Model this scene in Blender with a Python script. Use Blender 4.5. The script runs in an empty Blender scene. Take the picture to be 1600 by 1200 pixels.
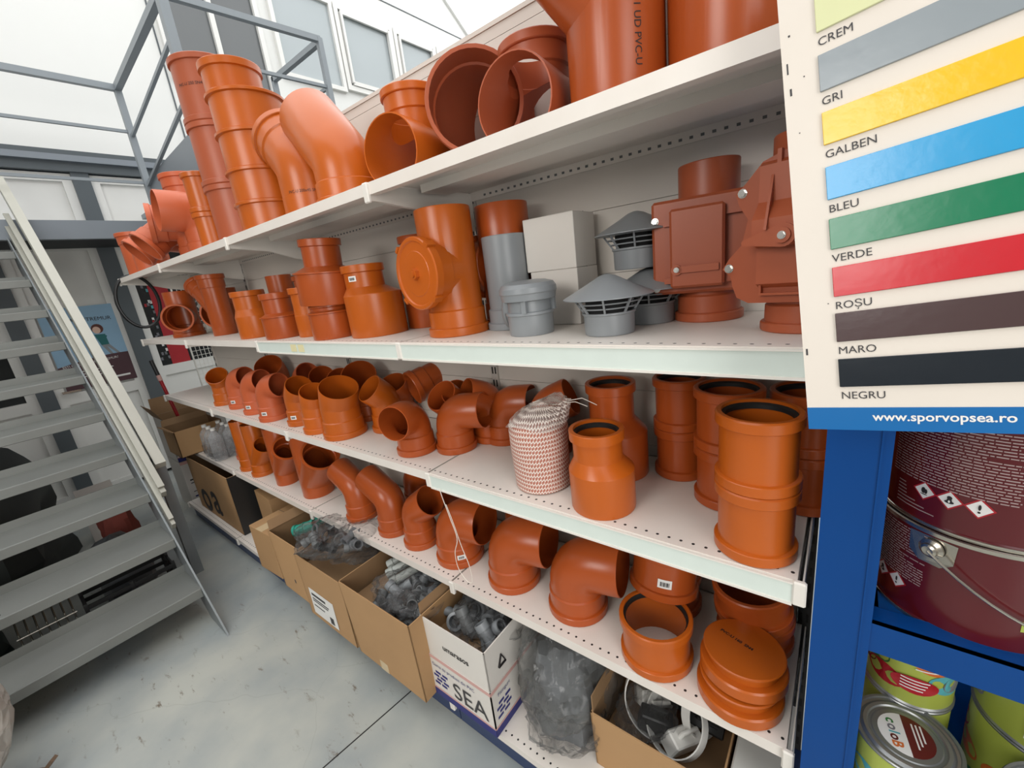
import bpy, math, random
from mathutils import Vector, Matrix, noise
random.seed(7)
S = bpy.context.scene
COL = S.collection
PI = math.pi
R = math.radians

# ---------------------------------------------------------------- camera
RIGHT = Vector((0.7893, 0.6025, -0.1198))
DOWN = Vector((0.0669, -0.2790, -0.9580))
CAM = Vector((0.0293, -0.7791, 1.6))
F = 657.646
RIGHT.normalize()
DOWN = (DOWN - RIGHT * DOWN.dot(RIGHT)).normalized()
FWD = RIGHT.cross(DOWN)
cam = bpy.data.cameras.new('camera')
cam.sensor_width = 36.0
cam.lens = F * 36.0 / 1600.0
cam.clip_start = 0.02
cam_o = bpy.data.objects.new('camera', cam)
COL.objects.link(cam_o)
cam_o.matrix_world = Matrix(((RIGHT.x, -DOWN.x, -FWD.x, CAM.x), (RIGHT.y, -DOWN.y, -FWD.y, CAM.y),
                             (RIGHT.z, -DOWN.z, -FWD.z, CAM.z), (0, 0, 0, 1)))
S.camera = cam_o

# ---------------------------------------------------------------- world, light, exposure
W = bpy.data.worlds.new('world')
S.world = W
W.use_nodes = True
W.node_tree.nodes['Background'].inputs['Color'].default_value = (0.9, 0.95, 1.0, 1)
W.node_tree.nodes['Background'].inputs['Strength'].default_value = 0.9
S.view_settings.view_transform = 'Standard'
S.view_settings.look = 'None'
S.view_settings.gamma = 1.0
S.view_settings.use_curve_mapping = False
S.view_settings.exposure = 0.36
S.cycles.diffuse_bounces = 2
ROOF_GLOW = 1.40            # daylight coming through the translucent roof sheets


def area_light(name, loc, target, sx, sy, power, col=(1, 1, 1)):
    l = bpy.data.lights.new(name, 'AREA')
    l.shape = 'RECTANGLE'
    l.size, l.size_y = sx, sy
    l.energy = power
    l.color = col
    o = bpy.data.objects.new(name, l)
    COL.objects.link(o)
    o.location = loc
    o.rotation_euler = (Vector(target) - Vector(loc)).to_track_quat('-Z', 'Y').to_euler()
    return o


# front fill added for daylight from an unseen opening behind the camera
area_light('entrance_fill', (2.98, -2.7, 1.75), (-1.2, 0.2, 0.9), 2.0, 2.7, 46, (1.0, 0.97, 0.92))

area_light('left_fill_light', (-.9, -3.58, 2.55), (-.9, 0.2, 2.2), 1.5, 1.9, 52, (1.0, 0.97, 0.93))  # fill light added at the left wall to brighten the shelf fronts


# ---------------------------------------------------------------- materials
def nodes(name):
    m = bpy.data.materials.new(name)
    m.use_nodes = True
    nt = m.node_tree
    return m, nt, nt.nodes['Principled BSDF']


def lin(c):
    return tuple(((v / 255.0) / 12.92 if v / 255.0 <= .04045 else ((v / 255.0 + .055) / 1.055) ** 2.4) for v in c) + (1.0,)


def mat(name, rgb, rough=0.5, metal=0.0, var=0.08, scale=6.0, bump=0.0, bscale=80.0, spec=0.5, coat=0.0, rand=0.0):
    """Plain procedural surface: colour in sRGB, soft noise variation, optional bump and per-object variation."""
    m, nt, b = nodes(name)
    N, L = nt.nodes.new, nt.links.new
    c = lin(rgb)
    tc = N('ShaderNodeTexCoord')
    nz = N('ShaderNodeTexNoise')
    nz.inputs['Scale'].default_value = scale
    nz.inputs['Detail'].default_value = 5
    L(tc.outputs['Object'], nz.inputs['Vector'])
    mix = N('ShaderNodeMix')
    mix.data_type = 'RGBA'
    mix.inputs[6].default_value = tuple(min(1, v * (1 - var)) for v in c[:3]) + (1,)
    mix.inputs[7].default_value = tuple(min(1, v * (1 + var)) for v in c[:3]) + (1,)
    L(nz.outputs['Fac'], mix.inputs[0])
    out = mix.outputs[2]
    if rand:
        oi = N('ShaderNodeObjectInfo')
        mr = N('ShaderNodeMapRange')
        mr.inputs[3].default_value = 1 - rand
        mr.inputs[4].default_value = 1 + rand
        L(oi.outputs['Random'], mr.inputs[0])
        hs = N('ShaderNodeHueSaturation')
        L(mr.outputs[0], hs.inputs['Value'])
        L(out, hs.inputs['Color'])
        out = hs.outputs['Color']
    L(out, b.inputs['Base Color'])
    b.inputs['Roughness'].default_value = rough
    b.inputs['Metallic'].default_value = metal
    b.inputs['Specular IOR Level'].default_value = spec
    b.inputs['Coat Weight'].default_value = coat
    if bump:
        n2 = N('ShaderNodeTexNoise')
        n2.inputs['Scale'].default_value = bscale
        n2.inputs['Detail'].default_value = 4
        L(tc.outputs['Object'], n2.inputs['Vector'])
        bp = N('ShaderNodeBump')
        bp.inputs['Strength'].default_value = bump
        bp.inputs['Distance'].default_value = 0.004
        L(n2.outputs['Fac'], bp.inputs['Height'])
        L(bp.outputs['Normal'], b.inputs['Normal'])
    return m


def emit(name, rgb, strength):
    m, nt, b = nodes(name)
    b.inputs['Base Color'].default_value = (0.8, 0.8, 0.8, 1)
    b.inputs['Emission Color'].default_value = rgb
    b.inputs['Emission Strength'].default_value = strength
    return m


def clear_film(name, tint=(0.95, 0.95, 0.95, 1), clear=0.62, rough=0.12, bump=0.6, bscale=26):
    """Thin crinkled polythene: see-through, with glossy creases that catch the light."""
    m, nt, b = nodes(name)
    N, L = nt.nodes.new, nt.links.new
    b.inputs['Base Color'].default_value = tint
    b.inputs['Roughness'].default_value = rough
    b.inputs['Specular IOR Level'].default_value = 1.0
    tr = N('ShaderNodeBsdfTransparent')
    mx = N('ShaderNodeMixShader')
    tc = N('ShaderNodeTexCoord')
    wn = N('ShaderNodeTexNoise')
    wn.inputs['Scale'].default_value = bscale * .35
    L(tc.outputs['Object'], wn.inputs['Vector'])
    va = N('ShaderNodeVectorMath')
    va.operation = 'MULTIPLY_ADD'
    va.inputs[1].default_value = (.12, .12, .12)
    L(wn.outputs['Color'], va.inputs[0])
    L(tc.outputs['Object'], va.inputs[2])
    vo = N('ShaderNodeTexVoronoi')
    vo.inputs['Scale'].default_value = bscale
    vo.inputs['Randomness'].default_value = 1.0
    L(va.outputs[0], vo.inputs['Vector'])
    bp = N('ShaderNodeBump')
    bp.inputs['Strength'].default_value = bump
    bp.inputs['Distance'].default_value = 0.03
    L(vo.outputs['Distance'], bp.inputs['Height'])
    L(bp.outputs['Normal'], b.inputs['Normal'])
    lw = N('ShaderNodeLayerWeight')
    lw.inputs['Blend'].default_value = 0.35
    L(bp.outputs['Normal'], lw.inputs['Normal'])
    mr = N('ShaderNodeMapRange')
    mr.inputs[3].default_value = min(.97, clear)
    mr.inputs[4].default_value = max(.1, clear - 0.55)
    L(lw.outputs['Facing'], mr.inputs[0])
    L(mr.outputs[0], mx.inputs[0])
    L(b.outputs[0], mx.inputs[1])
    L(tr.outputs[0], mx.inputs[2])
    L(mx.outputs[0], nt.nodes['Material Output'].inputs[0])
    return m


def glass(name, tint, alpha, rough=0.05):
    m, nt, b = nodes(name)
    N, L = nt.nodes.new, nt.links.new
    b.inputs['Base Color'].default_value = lin(tint)
    b.inputs['Roughness'].default_value = rough
    tr = N('ShaderNodeBsdfTransparent')
    mx = N('ShaderNodeMixShader')
    mx.inputs[0].default_value = 1 - alpha
    L(b.outputs[0], mx.inputs[1])
    L(tr.outputs[0], mx.inputs[2])
    L(mx.outputs[0], nt.nodes['Material Output'].inputs[0])
    return m


def floor_material():
    m, nt, b = nodes('painted_concrete')
    N, L = nt.nodes.new, nt.links.new
    g = N('ShaderNodeNewGeometry')
    big = N('ShaderNodeTexNoise')
    big.inputs['Scale'].default_value = 2.2
    big.inputs['Detail'].default_value = 8
    L(g.outputs['Position'], big.inputs['Vector'])
    r0 = N('ShaderNodeValToRGB')
    r0.color_ramp.elements[0].position = 0.36
    r0.color_ramp.elements[0].color = lin((152, 159, 160))
    r0.color_ramp.elements[1].position = 0.62
    r0.color_ramp.elements[1].color = lin((184, 186, 178))
    L(big.outputs['Fac'], r0.inputs[0])
    # scuffs: stretched noise thresholded twice
    mp = N('ShaderNodeMapping')
    mp.inputs['Rotation'].default_value = (0, 0, R(35))
    mp.inputs['Scale'].default_value = (8, 26, 1)
    L(g.outputs['Position'], mp.inputs[0])
    sc = N('ShaderNodeTexNoise')
    sc.inputs['Scale'].default_value = 1.0
    sc.inputs['Detail'].default_value = 6
    sc.inputs['Roughness'].default_value = 0.7
    L(mp.outputs[0], sc.inputs['Vector'])
    rs = N('ShaderNodeValToRGB')
    rs.color_ramp.elements[0].position = 0.60
    rs.color_ramp.elements[0].color = (0, 0, 0, 1)
    rs.color_ramp.elements[1].position = 0.69
    rs.color_ramp.elements[1].color = (1, 1, 1, 1)
    L(sc.outputs['Fac'], rs.inputs[0])
    msk = N('ShaderNodeTexNoise')
    msk.inputs['Scale'].default_value = 1.7
    L(g.outputs['Position'], msk.inputs['Vector'])
    rm = N('ShaderNodeValToRGB')
    rm.color_ramp.elements[0].position = 0.40
    rm.color_ramp.elements[1].position = 0.58
    L(msk.outputs['Fac'], rm.inputs[0])
    mul = N('ShaderNodeMath')
    mul.operation = 'MULTIPLY'
    L(rs.outputs[0], mul.inputs[0])
    L(rm.outputs[0], mul.inputs[1])
    mx = N('ShaderNodeMix')
    mx.data_type = 'RGBA'
    mx.inputs[7].default_value = lin((112, 100, 84))
    L(mul.outputs[0], mx.inputs[0])
    L(r0.outputs[0], mx.inputs[6])
    # hairline cracks
    vo = N('ShaderNodeTexVoronoi')
    vo.feature = 'DISTANCE_TO_EDGE'
    vo.inputs['Scale'].default_value = 0.55
    wn = N('ShaderNodeTexNoise')
    wn.inputs['Scale'].default_value = 4
    L(g.outputs['Position'], wn.inputs['Vector'])
    va = N('ShaderNodeVectorMath')
    va.operation = 'MULTIPLY_ADD'
    va.inputs[1].default_value = (.12, .12, .12)
    L(wn.outputs['Color'], va.inputs[0])
    L(g.outputs['Position'], va.inputs[2])
    L(va.outputs[0], vo.inputs['Vector'])
    lt = N('ShaderNodeMath')
    lt.operation = 'LESS_THAN'
    lt.inputs[1].default_value = 0.0008
    L(vo.outputs['Distance'], lt.inputs[0])
    cm = N('ShaderNodeMath')
    cm.operation = 'MULTIPLY'
    cm.inputs[1].default_value = 0.10
    L(lt.outputs[0], cm.inputs[0])
    mx2 = N('ShaderNodeMix')
    mx2.data_type = 'RGBA'
    mx2.inputs[7].default_value = lin((96, 92, 84))
    L(cm.outputs[0], mx2.inputs[0])
    L(mx.outputs[2], mx2.inputs[6])
    L(mx2.outputs[2], b.inputs['Base Color'])
    b.inputs['Roughness'].default_value = 0.42
    return m


def shelf_material():
    """White powder-coated steel with a row of small dark punched holes along the front edge."""
    m, nt, b = nodes('white_shelf_steel')
    N, L = nt.nodes.new, nt.links.new
    tc = N('ShaderNodeTexCoord')
    sep = N('ShaderNodeSeparateXYZ')
    L(tc.outputs['Object'], sep.inputs[0])

    def math_(op, a, bb=None, c=None):
        n = N('ShaderNodeMath')
        n.operation = op
        for i, v in enumerate((a, bb, c)):
            if v is None:
                continue
            if isinstance(v, (int, float)):
                n.inputs[i].default_value = v
            else:
                L(v, n.inputs[i])
        return n.outputs[0]
    fx = math_('SUBTRACT', math_('MODULO', math_('ADD', sep.outputs['X'], 10.0), 0.025), 0.0125)
    fy = math_('SUBTRACT', sep.outputs['Y'], 0.018)
    d = math_('SQRT', math_('ADD', math_('MULTIPLY', fx, fx), math_('MULTIPLY', fy, fy)))
    geo = N('ShaderNodeNewGeometry')
    sn = N('ShaderNodeSeparateXYZ')
    L(geo.outputs['Normal'], sn.inputs[0])
    hole = math_('MULTIPLY', math_('LESS_THAN', d, 0.0033), math_('GREATER_THAN', sn.outputs['Z'], 0.5))
    nz = N('ShaderNodeTexNoise')
    nz.inputs['Scale'].default_value = 7
    nz.inputs['Detail'].default_value = 6
    L(tc.outputs['Object'], nz.inputs['Vector'])
    mix = N('ShaderNodeMix')
    mix.data_type = 'RGBA'
    mix.inputs[6].default_value = lin((232, 222, 211))
    mix.inputs[7].default_value = lin((246, 239, 231))
    L(nz.outputs['Fac'], mix.inputs[0])
    mh = N('ShaderNodeMix')
    mh.data_type = 'RGBA'
    mh.inputs[7].default_value = (0.02, 0.02, 0.02, 1)
    L(hole, mh.inputs[0])
    L(mix.outputs[2], mh.inputs[6])
    L(mh.outputs[2], b.inputs['Base Color'])
    b.inputs['Roughness'].default_value = 0.4
    return m


def net_material(open_mesh=False):
    """Pinkish terracotta under a knitted white net, drawn in wavy rows."""
    m, nt, b = nodes('open_white_net' if open_mesh else 'netted_clay')
    N, L = nt.nodes.new, nt.links.new
    tc = N('ShaderNodeTexCoord')
    sep = N('ShaderNodeSeparateXYZ')
    L(tc.outputs['Object'], sep.inputs[0])

    def M(op, a, bb=None):
        n = N('ShaderNodeMath')
        n.operation = op
        for i, v in enumerate((a, bb)):
            if v is None:
                continue
            if isinstance(v, (int, float)):
                n.inputs[i].default_value = v
            else:
                L(v, n.inputs[i])
        return n.outputs[0]
    ang = M('ARCTAN2', sep.outputs['Y'], sep.outputs['X'])
    nz = N('ShaderNodeTexNoise')
    nz.inputs['Scale'].default_value = 14
    L(tc.outputs['Object'], nz.inputs['Vector'])
    zz = M('ADD', sep.outputs['Z'], M('MULTIPLY', nz.outputs['Fac'], 0.012))
    wob = M('MULTIPLY', M('SINE', M('MULTIPLY', ang, 62.0)), 0.0022)
    row = M('MODULO', M('ADD', M('ADD', zz, wob), 1.0), 0.0125)
    rowl = M('LESS_THAN', row, 0.0042)
    col = M('MODULO', M('ADD', M('MULTIPLY', ang, 0.08), 1.0), 0.0085)
    coll = M('MULTIPLY', M('LESS_THAN', col, 0.0019), 0.75)
    net = M('MAXIMUM', rowl, coll)
    mix = N('ShaderNodeMix')
    mix.data_type = 'RGBA'
    mix.inputs[6].default_value = lin((184, 112, 92))
    mix.inputs[7].default_value = lin((236, 222, 212))
    L(net, mix.inputs[0])
    L(mix.outputs[2], b.inputs['Base Color'])
    b.inputs['Roughness'].default_value = 0.7
    if open_mesh:
        tr = N('ShaderNodeBsdfTransparent')
        ms = N('ShaderNodeMixShader')
        L(M('MAXIMUM', net, 0.22), ms.inputs[0])
        L(tr.outputs[0], ms.inputs[1])
        L(b.outputs[0], ms.inputs[2])
        L(ms.outputs[0], nt.nodes['Material Output'].inputs[0])
        mix.inputs[6].default_value = lin((205, 190, 184))
    return m


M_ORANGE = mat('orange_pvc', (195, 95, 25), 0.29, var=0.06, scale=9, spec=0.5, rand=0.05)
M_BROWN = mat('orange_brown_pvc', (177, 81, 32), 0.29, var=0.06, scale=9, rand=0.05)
M_PINK = mat('faded_orange_pvc', (203, 98, 57), 0.4, var=0.07, scale=9, rand=0.04)
M_TERRA = mat('terracotta_pvc', (176, 88, 54), 0.38, var=0.06, scale=9, rand=0.04)
M_SEAL = mat('black_rubber', (26, 25, 24), 0.6, var=0.15)
M_GREY = mat('grey_pvc', (143, 147, 150), 0.35, var=0.07, scale=8, rand=0.04)
M_DGREY = mat('dark_grey_pvc', (112, 115, 118), 0.4, var=0.06)
M_DARKHOLE = mat('dark_mesh', (24, 24, 25), 0.8)
M_SHELF = shelf_material()
M_WHITE = mat('white_enamel', (240, 234, 225), 0.4, var=0.03)
M_PANEL = mat('back_panel_enamel', (226, 218, 208), 0.45, var=0.04, scale=3)
M_RAIL = mat('price_rail_plastic', (226, 236, 228), 0.25, var=0.04, scale=20, spec=0.6)
M_SLOT = mat('slot_shadow_black', (30, 29, 28), 0.7)
M_UPRIGHT = mat('upright_enamel', (205, 198, 190), 0.45, var=0.06)
M_SHADEPOST = mat('shaded_upright', (52, 50, 49), 0.5, var=0.1)
M_NAVY = mat('navy_kickplate', (50, 66, 104), 0.4, var=0.06, scale=4)
M_STEELG = mat('grey_painted_steel', (134, 139, 141), 0.38, metal=0.25, var=0.1, scale=5, spec=0.5)
M_TREAD = mat('stair_tread_steel', (138, 140, 136), 0.42, metal=0.35, var=0.16, scale=4, bump=0.05, bscale=30)
M_RAILST = mat('rail_grey_paint', (146, 153, 158), 0.4, metal=0.1, var=0.05)
M_HANDRAIL = mat('cream_handrail_paint', (190, 188, 176), 0.35, var=0.06, scale=5)
M_ALU = mat('anodised_profile', (168, 166, 155), 0.36, metal=0.3, var=0.06)
M_FRAMEDK = mat('dark_grey_frame', (88, 95, 99), 0.45, var=0.06)
M_BEAMG = mat('blue_grey_beam', (136, 143, 150), 0.4, metal=0.15, var=0.08, scale=3)
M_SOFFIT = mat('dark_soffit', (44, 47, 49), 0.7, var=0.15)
M_WALLW = mat('white_plaster', (240, 240, 236), 0.7, var=0.02, scale=1.5)
M_DOORW = mat('white_door_pvc', (236, 235, 230), 0.35, var=0.03)
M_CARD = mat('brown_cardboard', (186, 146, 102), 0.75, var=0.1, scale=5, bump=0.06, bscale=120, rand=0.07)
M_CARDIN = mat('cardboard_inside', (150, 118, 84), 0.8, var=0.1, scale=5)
M_CARDW = mat('white_cardboard', (226, 220, 212), 0.6, var=0.05, scale=6)
M_TAPE = mat('packing_tape', (214, 190, 150), 0.2, var=0.06)
M_INK = mat('black_ink', (38, 34, 34), 0.6, var=0.1)
M_INKG = mat('dark_grey_ink', (62, 60, 62), 0.6)
M_NAVYINK = mat('navy_ink', (46, 48, 118), 0.55)
M_PINKINK = mat('pink_stripe_ink', (214, 168, 160), 0.6)
M_STICK = mat('white_sticker', (238, 236, 232), 0.45, var=0.03)
M_FILM = clear_film('crinkled_polythene', (0.16, 0.16, 0.16, 1), 0.93, .07, .9, 20)
M_FILMD = clear_film('milky_polythene', (0.22, 0.22, 0.21, 1), 0.80, .10, .9, 13)
M_FILMB = clear_film('bubble_wrap', (0.66, 0.6, 0.54, 1), 0.3, rough=0.3, bscale=22)
M_PET = clear_film('clear_pet', (0.8, 0.81, 0.82, 1), 0.86, .05, .25, 18)
M_LPIPE = mat('light_grey_pipe', (172, 176, 170), 0.4, var=0.06)
M_FITG = mat('grey_plastic_fittings', (108, 110, 110), 0.4, var=0.1)
M_GREENP = mat('teal_green_plastic', (38, 150, 130), 0.4, var=0.06)
M_WPLAST = mat('white_plastic', (232, 230, 224), 0.35, var=0.04)
M_BLKP = mat('black_plastic', (34, 34, 34), 0.4, var=0.1)
M_RED = mat('red_paint', (172, 24, 34), 0.35, var=0.06)
M_BLUE = mat('blue_rack_paint', (0, 68, 138), 0.33, spec=0.3, var=0.1, scale=5, bump=0.03, bscale=20)
M_BLUESH = mat('blue_rack_shelf_paint', (8, 84, 158), 0.35, var=0.08, scale=5)
M_SIGN = mat('sign_board_white', (234, 224, 212), 0.5, var=0.035, scale=9)
M_SIGNBLUE = mat('sign_blue_print', (0, 104, 172), 0.4, var=0.04)
M_CAN = mat('maroon_can_print', (92, 20, 26), 0.22, var=0.05, spec=0.6)
M_TIN = mat('tinplate', (196, 190, 178), 0.24, metal=0.95, var=0.05, scale=8)
M_TING = mat('grey_tin_lid', (150, 152, 152), 0.35, metal=0.7, var=0.05)
M_CANY = mat('lime_can_print', (176, 188, 84), 0.3, var=0.1, scale=10)
M_CANG = mat('can_green', (52, 124, 62), 0.3, var=0.1)
M_CANO = mat('can_orange', (214, 112, 52), 0.3, var=0.1)
M_CANB = mat('can_teal', (92, 176, 184), 0.3, var=0.1)
M_CANR = mat('can_red', (178, 32, 44), 0.3, var=0.1)
M_CANGY = mat('can_grey', (124, 124, 130), 0.3, var=0.1)
M_CANMR = mat('can_maroon', (96, 26, 26), 0.3)
M_PHOTO = mat('can_photo_print', (222, 204, 190), 0.3, var=0.2, scale=14)
M_TXTG = mat('pale_grey_print', (172, 150, 148), 0.5)
M_CHROME = mat('zinc_bolt', (226, 224, 218), 0.22, metal=0.8, var=0.04)
M_HOSE = mat('black_hose', (22, 22, 23), 0.4)
M_WIRE = mat('white_wire', (226, 224, 216), 0.4)
M_STRING = mat('white_string', (236, 226, 214), 0.7)
M_GLASSDK = mat('dark_window_glass', (96, 99, 100), 0.12, var=0.06, scale=1.2, spec=0.7)
M_GLASSLT = mat('pale_window_glass', (176, 184, 186), 0.12, var=0.05, scale=1.5, spec=0.6)
M_BLACKGL = mat('black_glazing', (24, 27, 29), 0.15, var=0.15, spec=0.6)
M_POSTER = mat('poster_sky_blue', (150, 186, 212), 0.35, var=0.08, scale=5)
M_POSTERB = mat('poster_brown', (86, 60, 66), 0.35, var=0.06)
M_SKIN = mat('poster_skin', (232, 196, 176), 0.5)
M_TEAL = mat('poster_teal', (40, 110, 112), 0.5)
M_HAIR = mat('poster_brown_hair', (96, 52, 44), 0.5)
M_REDB = mat('red_board', (178, 40, 48), 0.4, var=0.15, scale=12)
M_SHADEPILE = mat('shade_pile_dark', (52, 56, 54), 0.65, var=0.25, scale=6, bump=0.4, bscale=8)
M_GREENDK = mat('dark_green_tarp', (24, 44, 36), 0.6, var=0.3, scale=5)
M_ROOF = emit('translucent_roof_sheet', (0.97, 0.985, 1.0, 1), ROOF_GLOW)
M_FLOOR = floor_material()
M_NET = net_material()
M_NETW = net_material(True)
M_RUST = mat('brown_scrap', (110, 88, 70), 0.7, var=0.2)
M_REDDISH = mat('brick_red_cloth', (150, 76, 66), 0.8, var=0.2)


# ---------------------------------------------------------------- mesh helpers
class MB:
    def __init__(self):
        self.v, self.f, self.m = [], [], []
        self.mats = []

    def mi(self, m):
        if m not in self.mats:
            self.mats.append(m)
        return self.mats.index(m)

    def add(self, verts, faces, m):
        o = len(self.v)
        self.v += [tuple(x) for x in verts]
        k = self.mi(m)
        for f in faces:
            self.f.append(tuple(i + o for i in f))
            self.m.append(k)
        return self

    def box(self, x0, x1, y0, y1, z0, z1, m, T=None):
        vs = [Vector((x, y, z)) for z in (z0, z1) for y in (y0, y1) for x in (x0, x1)]
        if T is not None:
            vs = [T @ v for v in vs]
        return self.add(vs, [(0, 2, 3, 1), (4, 5, 7, 6), (0, 1, 5, 4), (2, 6, 7, 3), (0, 4, 6, 2), (1, 3, 7, 5)], m)

    def bevbox(self, x0, x1, y0, y1, z0, z1, b, m, T=None):
        """box with chamfered edges"""
        vs, idx = [], {}
        for sx in (0, 1):
            for sy in (0, 1):
                for sz in (0, 1):
                    c = ((x0, x1)[sx], (y0, y1)[sy], (z0, z1)[sz])
                    dx, dy, dz = (b if not sx else -b), (b if not sy else -b), (b if not sz else -b)
                    for k, p in enumerate(((c[0], c[1] + dy, c[2] + dz), (c[0] + dx, c[1], c[2] + dz), (c[0] + dx, c[1] + dy, c[2]))):
                        idx[(sx, sy, sz, k)] = len(vs)
                        vs.append(Vector(p))
        fs = []
        for s in (0, 1):
            for k in range(3):
                q = []
                for a, bb in ((0, 0), (1, 0), (1, 1), (0, 1)):
                    t = [0, 0, 0]
                    t[k] = s
                    t[(k + 1) % 3] = a
                    t[(k + 2) % 3] = bb
                    q.append(idx[(t[0], t[1], t[2], k)])
                fs.append(tuple(q if s else q[::-1]))
        for k in range(3):          # edges along axis k
            i, j = (k + 1) % 3, (k + 2) % 3
            for a in (0, 1):
                for bb in (0, 1):
                    t0 = [0, 0, 0]
                    t0[i], t0[j] = a, bb
                    t1 = list(t0)
                    t1[k] = 1
                    q = [idx[(*t0, i)], idx[(*t1, i)], idx[(*t1, j)], idx[(*t0, j)]]
                    fs.append(tuple(q if a == bb else q[::-1]))
        for sx in (0, 1):
            for sy in (0, 1):
                for sz in (0, 1):
                    q = [idx[(sx, sy, sz, k)] for k in range(3)]
                    fs.append(tuple(q if (sx + sy + sz) % 2 else q[::-1]))
        if T is not None:
            vs = [T @ v for v in vs]
        return self.add(vs, fs, m)

    def prism(self, pts, z0, z1, m, T=None):
        n = len(pts)
        vs = [Vector((p[0], p[1], z0)) for p in pts] + [Vector((p[0], p[1], z1)) for p in pts]
        if T is not None:
            vs = [T @ v for v in vs]
        fs = [tuple(range(n))[::-1], tuple(range(n, 2 * n))] + [(i, (i + 1) % n, n + (i + 1) % n, n + i) for i in range(n)]
        return self.add(vs, fs, m)

    def rings(self, rings, m, close=False, cap0=False, cap1=False):
        n = len(rings[0])
        vs = [p for r in rings for p in r]
        fs = []
        K = len(rings)
        for i in range(K if close else K - 1):
            a, b = i * n, ((i + 1) % K) * n
            for j in range(n):
                fs.append((a + j, a + (j + 1) % n, b + (j + 1) % n, b + j))
        if cap0:
            fs.append(tuple(range(n))[::-1])
        if cap1:
            fs.append(tuple(range((K - 1) * n, K * n)))
        return self.add(vs, fs, m)

    def bar(self, a, b, w, h, m, up=(0, 0, 1)):
        a, b = Vector(a), Vector(b)
        d = (b - a).normalized()
        u = Vector(up)
        if abs(d.dot(u)) > 0.98:
            u = Vector((1, 0, 0))
        s = d.cross(u).normalized()
        u = s.cross(d).normalized()
        ring = lambda c: [c - s * w / 2 - u * h / 2, c + s * w / 2 - u * h / 2, c + s * w / 2 + u * h / 2, c - s * w / 2 + u * h / 2]
        return self.rings([ring(a), ring(b)], m, cap0=True, cap1=True)

    def rod(self, pts, r, m, n=8, closed=False):
        P = [Vector(p) for p in pts]
        rs = []
        prev = None
        K = len(P)
        for i in range(K):
            if closed:
                t = (P[(i + 1) % K] - P[i - 1]).normalized()
            else:
                t = (P[min(i + 1, K - 1)] - P[max(i - 1, 0)]).normalized()
            if prev is None:
                u = Vector((0, 0, 1)) if abs(t.z) < 0.9 else Vector((1, 0, 0))
                s = t.cross(u).normalized()
            else:
                s = (prev - t * prev.dot(t)).normalized()
            prev = s
            u = s.cross(t)
            rr = r[i] if isinstance(r, (list, tuple)) else r
            rs.append([P[i] + (s * math.cos(2 * PI * j / n) + u * math.sin(2 * PI * j / n)) * rr for j in range(n)])
        return self.rings(rs, m, close=closed, cap0=not closed, cap1=not closed)

    def mesh(self, name, smooth=True, angle=32):
        me = bpy.data.meshes.new(name)
        me.from_pydata(self.v, [], self.f)
        for mm in self.mats:
            me.materials.append(mm)
        me.polygons.foreach_set('material_index', self.m)
        me.update()
        if smooth:
            me.shade_smooth()
            me.set_sharp_from_angle(angle=R(angle))
        return me


def obj(name, me, parent=None, loc=(0, 0, 0), rot=(0, 0, 0), smooth=True, angle=22):
    if isinstance(me, MB):
        me = me.mesh(name, smooth, angle)
    o = bpy.data.objects.new(name, me)
    COL.objects.link(o)
    o.location = loc
    o.rotation_euler = rot
    if parent is not None:
        o.parent = parent
    return o


def tag(o, label, cat, group=None, kind=None):
    o['label'] = label
    o['category'] = cat
    if group:
        o['group'] = group
    if kind:
        o['kind'] = kind
    return o


def thing(name, label, cat, me=None, loc=(0, 0, 0), rot=(0, 0, 0), group=None, **k):
    o = obj(name, me, None, loc, rot, **k)
    return tag(o, label, cat, group)


def struct(name, me, **k):
    o = obj(name, me, **k)
    if o.parent is None:
        o['kind'] = 'structure'
    return o


def join_meshes(mbs):
    a = MB()
    for b in mbs:
        for f, k in zip(b.f, b.m):
            pass
        o = len(a.v)
        a.v += b.v
        for f, k in zip(b.f, b.m):
            a.f.append(tuple(i + o for i in f))
            a.m.append(a.mi(b.mats[k]))
    return a


_txt = {}


def text_mesh(s, size, m, bold=0.0, align='LEFT', name='printed_text', depth=0.0):
    c = bpy.data.curves.new('tmp_text', 'FONT')
    c.body = s
    c.size = size
    c.offset = bold
    c.align_x = align
    c.extrude = depth
    c.resolution_u = 3
    o = bpy.data.objects.new('tmp_text', c)
    COL.objects.link(o)
    bpy.context.view_layer.update()
    dg = bpy.context.evaluated_depsgraph_get()
    me = bpy.data.meshes.new_from_object(o.evaluated_get(dg))
    bpy.data.objects.remove(o)
    bpy.data.curves.remove(c)
    me.name = name
    me.materials.clear()
    me.materials.append(m)
    return me


def frame(o, xd, yd):
    """matrix with local X along xd, local Y along yd"""
    x = Vector(xd).normalized()
    y = Vector(yd)
    y = (y - x * y.dot(x)).normalized()
    z = x.cross(y)
    return Matrix(((x.x, y.x, z.x, o[0]), (x.y, y.y, z.y, o[1]), (x.z, y.z, z.z, o[2]), (0, 0, 0, 1)))


def put_local(o, parent, Mx):
    o.parent = parent
    o.matrix_local = Mx
    return o


def wrap(me, rad, ang0, z0, vertical=False):
    """bend a flat XY mesh round a vertical cylinder of radius rad, starting at angle ang0, at height z0"""
    for v in me.vertices:
        x, y = v.co.x, v.co.y
        if vertical:
            x, y = y, -x
        a = ang0 + x / rad
        v.co = (rad * math.cos(a), rad * math.sin(a), z0 + y)
    me.update()
    return me


def at(u, v, x=None, y=None, z=None):
    """point on a plane of the room that the photograph shows at pixel (u, v)"""
    d = FWD + RIGHT * ((u - 800) / F) + DOWN * ((v - 600) / F)
    if x is not None:
        t = (x - CAM.x) / d.x
    elif y is not None:
        t = (y - CAM.y) / d.y
    else:
        t = (z - CAM.z) / d.z
    return CAM + d * t


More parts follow.
